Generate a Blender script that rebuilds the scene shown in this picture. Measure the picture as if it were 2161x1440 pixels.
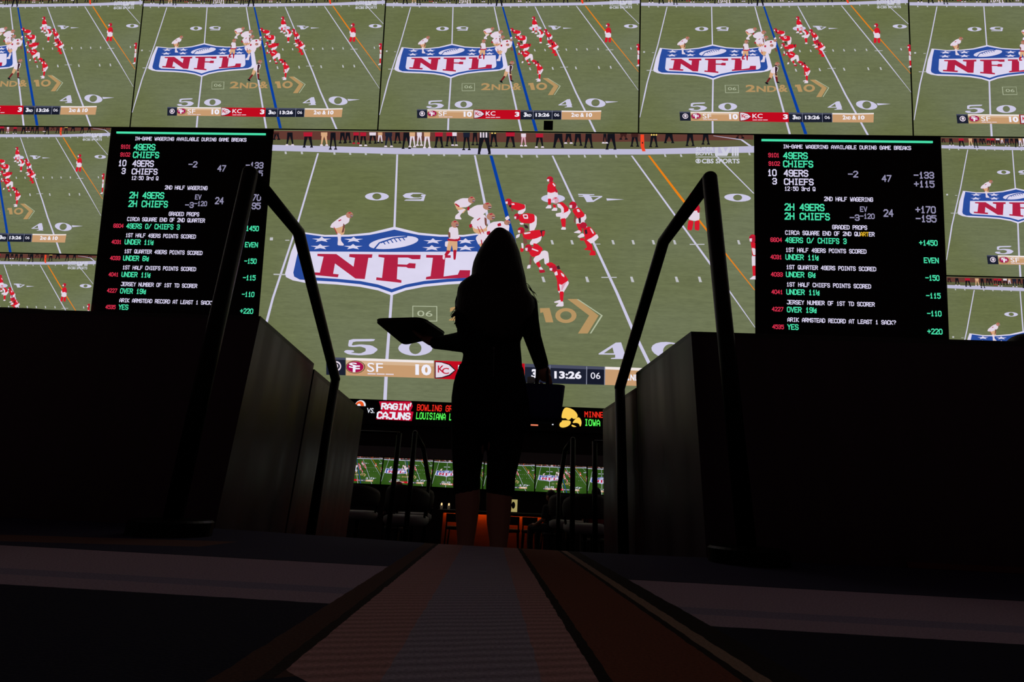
import bpy, bmesh, math, random
from mathutils import Vector, Matrix

# ------------------------------------------------------------------ reset
for o in list(bpy.data.objects):
    bpy.data.objects.remove(o, do_unlink=True)
scene = bpy.context.scene
COL = scene.collection
random.seed(7)

# ------------------------------------------------------------------ camera, world, exposure
cam_data = bpy.data.cameras.new('camera')
cam_data.sensor_width = 36.0
cam_data.lens = 36.0 * 1050.0 / 2161.0
cam_data.clip_start = 0.02
cam_data.clip_end = 200
camera = bpy.data.objects.new('camera', cam_data)
COL.objects.link(camera)
camera.matrix_world = Matrix([[0.9982802, -0.0318505, 0.049215, 0.0], [0.0368775, -0.3114087, -0.9495603, 0.0], [0.0455699, 0.9497422, -0.3096985, 0.16], [0.0, 0.0, 0.0, 1.0]])
scene.camera = camera

scene.view_settings.view_transform = 'Standard'
scene.view_settings.look = 'None'
scene.view_settings.exposure = 0.0
scene.view_settings.gamma = 1.0
scene.view_settings.use_curve_mapping = False

world = bpy.data.worlds.new('dim_room')
scene.world = world
world.use_nodes = True
world.node_tree.nodes['Background'].inputs[0].default_value = (1.0, 0.62, 0.66, 1)
world.node_tree.nodes['Background'].inputs[1].default_value = 0.022

# ------------------------------------------------------------------ materials
def lin(c):
    r = []
    for v in c:
        v = v / 255.0
        r.append(v / 12.92 if v <= 0.04045 else ((v + 0.055) / 1.055) ** 2.4)
    return (r[0], r[1], r[2], 1.0)

def N(nt, t, **kw):
    n = nt.nodes.new(t)
    for k, v in kw.items():
        setattr(n, k, v)
    return n

MATS = {}
def emit(name, rgb, strength=1.0, sample=False, noise=0.0, nscale=(1, 1, 1)):
    if name in MATS: return MATS[name]
    m = bpy.data.materials.new(name); m.use_nodes = True
    nt = m.node_tree; nt.nodes.clear()
    out = N(nt, 'ShaderNodeOutputMaterial'); e = N(nt, 'ShaderNodeEmission')
    e.inputs[0].default_value = lin(rgb); e.inputs[1].default_value = strength
    nt.links.new(e.outputs[0], out.inputs[0])
    if noise:
        tc = N(nt, 'ShaderNodeTexCoord'); mp = N(nt, 'ShaderNodeMapping'); mp.inputs['Scale'].default_value = nscale
        nz = N(nt, 'ShaderNodeTexNoise'); nz.inputs['Scale'].default_value = 1.0; nz.inputs['Detail'].default_value = 3
        nt.links.new(tc.outputs['Object'], mp.inputs[0]); nt.links.new(mp.outputs[0], nz.inputs['Vector'])
        nz2 = N(nt, 'ShaderNodeTexNoise'); nz2.inputs['Scale'].default_value = 4.0; nz2.inputs['Detail'].default_value = 1
        nt.links.new(tc.outputs['Object'], nz2.inputs['Vector'])
        ad = N(nt, 'ShaderNodeMath', operation='ADD'); nt.links.new(nz.outputs[0], ad.inputs[0]); nt.links.new(nz2.outputs[0], ad.inputs[1])
        mr = N(nt, 'ShaderNodeMapRange'); mr.inputs['From Min'].default_value = 0.6; mr.inputs['From Max'].default_value = 1.4
        mr.inputs['To Min'].default_value = strength * (1 - noise); mr.inputs['To Max'].default_value = strength * (1 + noise)
        nt.links.new(ad.outputs[0], mr.inputs['Value']); nt.links.new(mr.outputs[0], e.inputs[1])
    if not sample:
        m.cycles.emission_sampling = 'NONE'
    MATS[name] = m
    return m

def pbr(name, rgb, rough=0.5, metal=0.0, spec=0.5, noise=0.15, nscale=(8, 8, 8), bump=0.0, linear=True):
    if name in MATS: return MATS[name]
    m = bpy.data.materials.new(name); m.use_nodes = True
    nt = m.node_tree; b = nt.nodes['Principled BSDF']
    c = (rgb[0], rgb[1], rgb[2], 1)
    b.inputs['Roughness'].default_value = rough; b.inputs['Metallic'].default_value = metal
    b.inputs['Specular IOR Level'].default_value = spec
    tc = N(nt, 'ShaderNodeTexCoord'); mp = N(nt, 'ShaderNodeMapping'); mp.inputs['Scale'].default_value = nscale
    nz = N(nt, 'ShaderNodeTexNoise'); nz.inputs['Scale'].default_value = 1.0; nz.inputs['Detail'].default_value = 4
    nt.links.new(tc.outputs['Object'], mp.inputs[0]); nt.links.new(mp.outputs[0], nz.inputs['Vector'])
    mx = N(nt, 'ShaderNodeMix', data_type='RGBA')
    mx.inputs['A'].default_value = tuple(v * (1 - noise) for v in c[:3]) + (1,)
    mx.inputs['B'].default_value = tuple(min(1, v * (1 + noise)) for v in c[:3]) + (1,)
    nt.links.new(nz.outputs[0], mx.inputs['Factor']); nt.links.new(mx.outputs['Result'], b.inputs['Base Color'])
    rr = N(nt, 'ShaderNodeMapRange'); rr.inputs['To Min'].default_value = max(0.02, rough - noise * 0.5); rr.inputs['To Max'].default_value = min(1, rough + noise * 0.5)
    nt.links.new(nz.outputs[0], rr.inputs['Value']); nt.links.new(rr.outputs[0], b.inputs['Roughness'])
    if bump:
        bp = N(nt, 'ShaderNodeBump'); bp.inputs['Strength'].default_value = bump; bp.inputs['Distance'].default_value = 0.01
        nt.links.new(nz.outputs[0], bp.inputs['Height']); nt.links.new(bp.outputs[0], b.inputs['Normal'])
    MATS[name] = m
    return m

M_RAIL = pbr('black_powder_coat', (0.004, 0.004, 0.004), 0.34, 0.0, 0.10, 0.06, (30, 30, 30))
M_HOUSE = pbr('screen_housing_black', (0.006, 0.006, 0.007), 0.6, 0, 0.3)
M_PART = pbr('partition_laminate', (0.056, 0.031, 0.044), 0.35, 0, 0.32, 0.4, (9, 9, 0.3))
M_PARTF = M_PART
M_CAP = pbr('partition_cap_dark', (0.012, 0.011, 0.011), 0.45)
M_BASEGLOW = pbr('painted_red_glow', (0.10, 0.018, 0.014), 0.4)  # faint red glow at the partition foot, put into the base colour
M_WALL = pbr('dark_wall_paint', (0.012, 0.010, 0.010), 0.7)
M_SOFFIT = pbr('grey_soffit_panel', (0.16, 0.16, 0.17), 0.55)
M_BLACKCLOTH = pbr('black_dress_fabric', (0.010, 0.010, 0.011), 0.9, 0, 0.1, 0.3, (60, 60, 60), 0.1)
M_SKIN = pbr('skin', (0.42, 0.22, 0.15), 0.55, 0, 0.4, 0.08)
M_HAIR = pbr('dark_hair', (0.012, 0.008, 0.006), 0.55, 0, 0.3, 0.4, (80, 80, 4), 0.25)
M_NAVY = pbr('navy_bag_fabric', (0.012, 0.02, 0.10), 0.6, 0, 0.3, 0.15, (40, 40, 40), 0.1)
def translucent(m, rgb, amount):
    nt = m.node_tree; b = nt.nodes['Principled BSDF']; out = nt.nodes['Material Output']
    tr = N(nt, 'ShaderNodeBsdfTranslucent'); tr.inputs[0].default_value = rgb + (1,)
    mx = N(nt, 'ShaderNodeMixShader'); mx.inputs[0].default_value = amount
    nt.links.new(b.outputs[0], mx.inputs[1]); nt.links.new(tr.outputs[0], mx.inputs[2]); nt.links.new(mx.outputs[0], out.inputs[0])
    return m
M_STRAP = pbr('navy_webbing', (0.008, 0.012, 0.05), 0.7, 0, 0.2)
M_TRAY = pbr('black_tray_plastic', (0.010, 0.010, 0.011), 0.5)
M_GREY = translucent(pbr('frosted_grey_plastic', (0.45, 0.45, 0.47), 0.4), (0.8, 0.8, 0.85), 0.7)
M_METAL = pbr('zip_metal', (0.08, 0.08, 0.085), 0.4, 1.0)
M_CHAIR = pbr('dark_chair_upholstery', (0.022, 0.016, 0.016), 0.7)
M_SEAT = pbr('pale_seat_cushion', (0.26, 0.25, 0.25), 0.7)
M_BAR = pbr('bar_front_wood', (0.30, 0.13, 0.05), 0.5, 0, 0.4, 0.3, (3, 3, 12))
M_BARTOP = pbr('bar_top_stone', (0.03, 0.028, 0.028), 0.3)
M_REDSHIRT = pbr('red_shirt_fabric', (0.30, 0.02, 0.025), 0.85)
M_DKSHIRT = pbr('black_shirt_fabric', (0.02, 0.018, 0.02), 0.85)
M_CARPETDK = pbr('dark_stair_carpet', (0.03, 0.028, 0.038), 0.95, 0, 0.1, 0.4, (90, 90, 90), 0.3)
E_BARLED = emit('bar_orange_led', (255, 105, 22), 11.0, True)
E_MENU = emit('lit_menu_sign', (205, 190, 120), 0.6)
E_CANDLE = emit('warm_candle_glow', (255, 215, 150), 1.2)

# emission colours shown on the displays (sRGB)
PAL = {
 'grass': (106, 112, 77), 'far': (92, 92, 62), 'wall': (98, 58, 50), 'band': (188, 185, 212), 'white': (203, 200, 226), 'tick': (190, 190, 195),
 'blue': (8, 62, 158), 'orange': (232, 128, 22), 'b06': (178, 186, 158), 'gold': (180, 146, 98), 'shw': (219, 214, 238), 'shb': (42, 76, 156),
 'shr': (176, 34, 66), 'blk': (20, 20, 27), 'wht': (226, 212, 226), 'wtx': (240, 238, 250), 'redd': (176, 26, 50), 'red': (212, 26, 44), 'pgold': (214, 168, 128),
 'navy': (28, 32, 48), 'ref': (60, 60, 66), 'pnk': (214, 160, 178), 'brn': (60, 32, 30), 'skin': (122, 74, 66), 'hel9': (178, 126, 106), 'msk': (96, 62, 66), 'drk': (58, 34, 44),
 'maroon': (112, 30, 36), 'orr': (240, 70, 40), 'yel': (250, 210, 110), 'bugg': (72, 76, 96), 'bugm': (130, 134, 152), 'dark06': (22, 25, 40),
 'tan': (198, 154, 112), 'tanl': (238, 228, 226), 'tanm': (212, 178, 144), 'bred': (190, 10, 30), 'mag': (164, 16, 76), 'kcr': (190, 24, 50), 'logo': (206, 206, 220),
}
def grass_material(name, rgb, rgb2, strength=1.0):
    """turf as the displays show it: broad drift between two greens and a fine grain along the rows"""
    if name in MATS: return MATS[name]
    m = bpy.data.materials.new(name); m.use_nodes = True; nt = m.node_tree; nt.nodes.clear()
    out = N(nt, 'ShaderNodeOutputMaterial'); e = N(nt, 'ShaderNodeEmission'); nt.links.new(e.outputs[0], out.inputs[0])
    tc = N(nt, 'ShaderNodeTexCoord')
    def noise(scale, detail):
        mp = N(nt, 'ShaderNodeMapping'); mp.inputs['Scale'].default_value = scale; nz = N(nt, 'ShaderNodeTexNoise'); nz.inputs['Scale'].default_value = 1; nz.inputs['Detail'].default_value = detail
        nt.links.new(tc.outputs['Object'], mp.inputs[0]); nt.links.new(mp.outputs[0], nz.inputs['Vector']); return nz.outputs[0]
    a = noise((3.0, 0, 2.2), 1); g = noise((60, 0, 220), 2); h = noise((12, 0, 70), 2)
    mr = N(nt, 'ShaderNodeMapRange'); mr.inputs['From Min'].default_value = 0.36; mr.inputs['From Max'].default_value = 0.64; nt.links.new(a, mr.inputs['Value'])
    mx = N(nt, 'ShaderNodeMix', data_type='RGBA'); mx.inputs['A'].default_value = lin(rgb); mx.inputs['B'].default_value = lin(rgb2)
    nt.links.new(mr.outputs[0], mx.inputs['Factor']); nt.links.new(mx.outputs['Result'], e.inputs[0])
    ad = N(nt, 'ShaderNodeMath', operation='ADD'); nt.links.new(g, ad.inputs[0]); nt.links.new(h, ad.inputs[1])
    ms = N(nt, 'ShaderNodeMapRange'); ms.inputs['From Min'].default_value = 0.6; ms.inputs['From Max'].default_value = 1.4; ms.inputs['To Min'].default_value = strength * .84; ms.inputs['To Max'].default_value = strength * 1.16
    nt.links.new(ad.outputs[0], ms.inputs['Value']); nt.links.new(ms.outputs[0], e.inputs[1])
    MATS[name] = m
    return m
def scr(k):
    if k == 'grass': return grass_material('screen_grass', (103, 110, 71), (110, 117, 88))
    if k in ('shw', 'shb', 'shr'): return emit('screen_' + k, PAL[k], 1.0, k == 'shw', 0.06, (25, 1, 25))
    return emit('screen_' + k, PAL[k], 1.0, k in ('band', 'white', 'tan', 'bred'))

# ------------------------------------------------------------------ object helpers
def link(o, parent=None):
    COL.objects.link(o)
    if parent is not None: o.parent = parent
    return o

def tag(o, label=None, cat=None, group=None, kind=None):
    if label: o['label'] = label
    if cat: o['category'] = cat
    if group: o['group'] = group
    if kind: o['kind'] = kind
    return o

def thing(name, label, cat, loc=(0, 0, 0), rot=(0, 0, 0), group=None):
    o = bpy.data.objects.new(name, None)
    o.empty_display_size = 0.1
    o.location = loc; o.rotation_euler = rot
    COL.objects.link(o)
    return tag(o, label, cat, group)

def mesh_obj(name, bm, mats, parent=None, smooth=False):
    me = bpy.data.meshes.new(name)
    bm.normal_update()
    bm.to_mesh(me); bm.free()
    for m in (mats if isinstance(mats, (list, tuple)) else [mats]): me.materials.append(m)
    if smooth:
        for p in me.polygons: p.use_smooth = True
    return link(bpy.data.objects.new(name, me), parent)

def dup(root, name=None):
    """copy of a thing with copies of its parts and sub-parts"""
    r = root.copy(); COL.objects.link(r)
    for ch in list(root.children):
        c = ch.copy(); COL.objects.link(c); c.parent = r
        for g in list(ch.children):
            d = g.copy(); COL.objects.link(d); d.parent = c
    return r

def box(bm, x0, x1, y0, y1, z0, z1, bev=0.0):
    vs = [bm.verts.new(p) for p in ((x0,y0,z0),(x1,y0,z0),(x1,y1,z0),(x0,y1,z0),(x0,y0,z1),(x1,y0,z1),(x1,y1,z1),(x0,y1,z1))]
    fs = [bm.faces.new([vs[i] for i in f]) for f in ((0,3,2,1),(4,5,6,7),(0,1,5,4),(1,2,6,5),(2,3,7,6),(3,0,4,7))]
    if bev:
        es = list({e for f in fs for e in f.edges})
        bmesh.ops.bevel(bm, geom=es, offset=bev, segments=2, profile=0.5, affect='EDGES')

def prism(bm, pts, z0, z1):
    a = [bm.verts.new((p[0], p[1], z0)) for p in pts]; b = [bm.verts.new((p[0], p[1], z1)) for p in pts]
    n = len(pts)
    bm.faces.new(a[::-1]); bm.faces.new(b)
    for i in range(n): bm.faces.new((a[i], a[(i+1) % n], b[(i+1) % n], b[i]))

def ring_frame(d):
    d = d.normalized()
    u = Vector((0, 0, 1)) if abs(d.z) < 0.9 else Vector((1, 0, 0))
    a = d.cross(u).normalized(); b = d.cross(a).normalized()
    return a, b

def tube(bm, pts, radii, n=14, caps=True):
    """swept tube through pts, mitred at the bends"""
    pts = [Vector(p) for p in pts]
    if not isinstance(radii, (list, tuple)): radii = [radii] * len(pts)
    rings = []
    a = None
    for i, p in enumerate(pts):
        if i == 0: d = (pts[1] - p).normalized(); k = 1
        elif i == len(pts) - 1: d = (p - pts[i-1]).normalized(); k = 1
        else:
            d0 = (p - pts[i-1]).normalized(); d1 = (pts[i+1] - p).normalized()
            d = (d0 + d1).normalized()
        if a is None: a, b = ring_frame(d)
        else:
            a = (a - d * a.dot(d)).normalized(); b = d.cross(a).normalized()
        rg = []
        for j in range(n):
            t = 2 * math.pi * j / n
            off = (a * math.cos(t) + b * math.sin(t)) * radii[i]
            if 0 < i < len(pts) - 1:
                # stretch in the mitre plane
                bend = (d1 - d0)
                if bend.length > 1e-4:
                    bn = bend.normalized(); c = max(0.5, d0.dot(d)); off = off + bn * off.dot(bn) * (1 / c - 1)
            rg.append(bm.verts.new(p + off))
        rings.append(rg)
    for i in range(len(rings) - 1):
        for j in range(n):
            bm.faces.new((rings[i][j], rings[i][(j+1) % n], rings[i+1][(j+1) % n], rings[i+1][j]))
    if caps:
        bm.faces.new(rings[0][::-1]); bm.faces.new(rings[-1])

def ellipsoid(bm, c, r, rot=None, seg=20, rings=12):
    m = Matrix.Translation(Vector(c)) @ (rot.to_4x4() if rot else Matrix.Identity(4)) @ Matrix.Diagonal((r[0], r[1], r[2], 1))
    bmesh.ops.create_uvsphere(bm, u_segments=seg, v_segments=rings, radius=1.0, matrix=m)

def capsule(bm, pts, radii, n=12):
    tube(bm, pts, radii, n)
    for p, r in ((pts[0], radii[0]), (pts[-1], radii[-1])): ellipsoid(bm, p, (r, r, r), None, n, 8)
    for p, r in list(zip(pts, radii))[1:-1]: ellipsoid(bm, p, (r, r, r), None, n, 8)

def loft(bm, levels, n=28, caps=True, power=2.0):
    """levels: (cx, cy, z, rx, ry)"""
    rings = []
    for cx, cy, z, rx, ry in levels:
        rg = []
        for j in range(n):
            t = 2 * math.pi * j / n
            c, s = math.cos(t), math.sin(t)
            c = math.copysign(abs(c) ** (2 / power), c); s = math.copysign(abs(s) ** (2 / power), s)
            rg.append(bm.verts.new((cx + rx * c, cy + ry * s, z)))
        rings.append(rg)
    for i in range(len(rings) - 1):
        for j in range(n):
            bm.faces.new((rings[i][j], rings[i][(j+1) % n], rings[i+1][(j+1) % n], rings[i+1][j]))
    if caps:
        bm.faces.new(rings[0][::-1]); bm.faces.new(rings[-1])

def fused(name, bm, mat, voxel, smooth_it=6, parent=None):
    """union of everything in bm as one continuous skin"""
    me = bpy.data.meshes.new(name + '_raw'); bm.to_mesh(me); bm.free()
    o = bpy.data.objects.new(name, me); COL.objects.link(o)
    r = o.modifiers.new('union', 'REMESH'); r.mode = 'VOXEL'; r.voxel_size = voxel; r.adaptivity = 0
    s = o.modifiers.new('soften', 'SMOOTH'); s.iterations = smooth_it; s.factor = 0.5
    dg = bpy.context.evaluated_depsgraph_get(); dg.update()
    me2 = bpy.data.meshes.new_from_object(o.evaluated_get(dg))
    o.modifiers.clear(); o.data = me2; bpy.data.meshes.remove(me)
    me2.name = name; me2.materials.clear(); me2.materials.append(mat)
    for p in me2.polygons: p.use_smooth = True
    if parent is not None: o.parent = parent
    return o

# ------------------------------------------------------------------ lettering
def glyph_tris(s, bold=0.0):
    """outline lettering as 2-D polygons normalised to its own box, y up"""
    cu = bpy.data.curves.new('lettering', 'FONT'); cu.body = s; cu.size = 1.0; cu.offset = bold; cu.resolution_u = 3
    o = bpy.data.objects.new('lettering', cu); COL.objects.link(o)
    dg = bpy.context.evaluated_depsgraph_get(); dg.update()
    me = bpy.data.meshes.new_from_object(o.evaluated_get(dg))
    vs = [v.co.xy for v in me.vertices]; fs = [list(p.vertices) for p in me.polygons]
    bpy.data.objects.remove(o); bpy.data.curves.remove(cu); bpy.data.meshes.remove(me)
    x0 = min(v[0] for v in vs); x1 = max(v[0] for v in vs); y0 = min(v[1] for v in vs); y1 = max(v[1] for v in vs)
    return [((v[0] - x0) / (x1 - x0), (v[1] - y0) / (y1 - y0)) for v in vs], fs

SF = {'A':'00 04 26 44 40|02 42','B':'00 06 36 45 44 33 03|33 42 41 30 00','C':'45 36 16 05 01 10 30 41','D':'00 06 26 45 41 20 00','E':'46 06 00 40|03 33',
'F':'46 06 00|03 33','G':'45 36 16 05 01 10 30 41 43 23','H':'00 06|40 46|03 43','I':'16 36|26 20|10 30','J':'16 46 41 30 10 01','K':'00 06|46 03 40','L':'06 00 40',
'M':'00 06 23 46 40','N':'00 06 40 46','O':'05 16 36 45 41 30 10 01 05','P':'00 06 36 45 44 33 03','Q':'05 16 36 45 41 30 10 01 05|22 40','R':'00 06 36 45 44 33 03|23 40',
'S':'45 36 16 05 04 13 33 42 41 30 10 01','T':'06 46|26 20','U':'06 01 10 30 41 46','V':'06 20 46','W':'06 10 23 30 46','X':'06 40|00 46','Y':'06 23 46|23 20','Z':'06 46 00 40',
'0':'05 16 36 45 41 30 10 01 05','1':'14 26 20|10 30','2':'05 16 36 45 44 00 40','3':'05 16 36 45 44 33 13|33 42 41 30 10 01','4':'30 36 02 42','5':'46 06 04 34 43 41 30 10 01',
'6':'45 36 16 05 01 10 30 41 42 33 03','7':'06 46 10','8':'13 04 05 16 36 45 44 33 13 02 01 10 30 41 42 33','9':'01 10 30 41 45 36 16 05 04 13 43','-':'03 43','+':'03 43|25 21',
'/':'00 46','?':'05 16 36 45 44 23 22|20 20','!':'26 22|20 20',':':'24 24|21 21','.':'20 20','r':'00 04|03 14 34 43','d':'46 40 10 01 03 14 44','*':'06 03|45 01|23 43 42 20 40'}
def stroke_quads(s, thick=0.62, adv=5.4):
    """thick-stroke block lettering: list of quads in cell units (4 wide, 6 high)"""
    out = []
    for i, ch in enumerate(s):
        for st in SF.get(ch, '').split('|'):
            if not st: continue
            pts = [(int(t[0]), int(t[1])) for t in st.split()]
            if len(pts) == 2 and pts[0] == pts[1]:
                x, y = pts[0]; out.append([(i*adv+x-.5, y), (i*adv+x+.5, y), (i*adv+x+.5, y+1), (i*adv+x-.5, y+1)]); continue
            for (ax, ay), (bx, by) in zip(pts[:-1], pts[1:]):
                dx, dy = bx-ax, by-ay; L = math.hypot(dx, dy); dx /= L; dy /= L
                e = thick * 0.42; h = thick / 2
                a = (ax-dx*e, ay-dy*e); b = (bx+dx*e, by+dy*e)
                out.append([(i*adv+a[0]-dy*h, a[1]+dx*h), (i*adv+b[0]-dy*h, b[1]+dx*h), (i*adv+b[0]+dy*h, b[1]-dx*h), (i*adv+a[0]+dy*h, a[1]-dx*h)])
    return out, (len(s) - 1) * adv + 4

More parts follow.
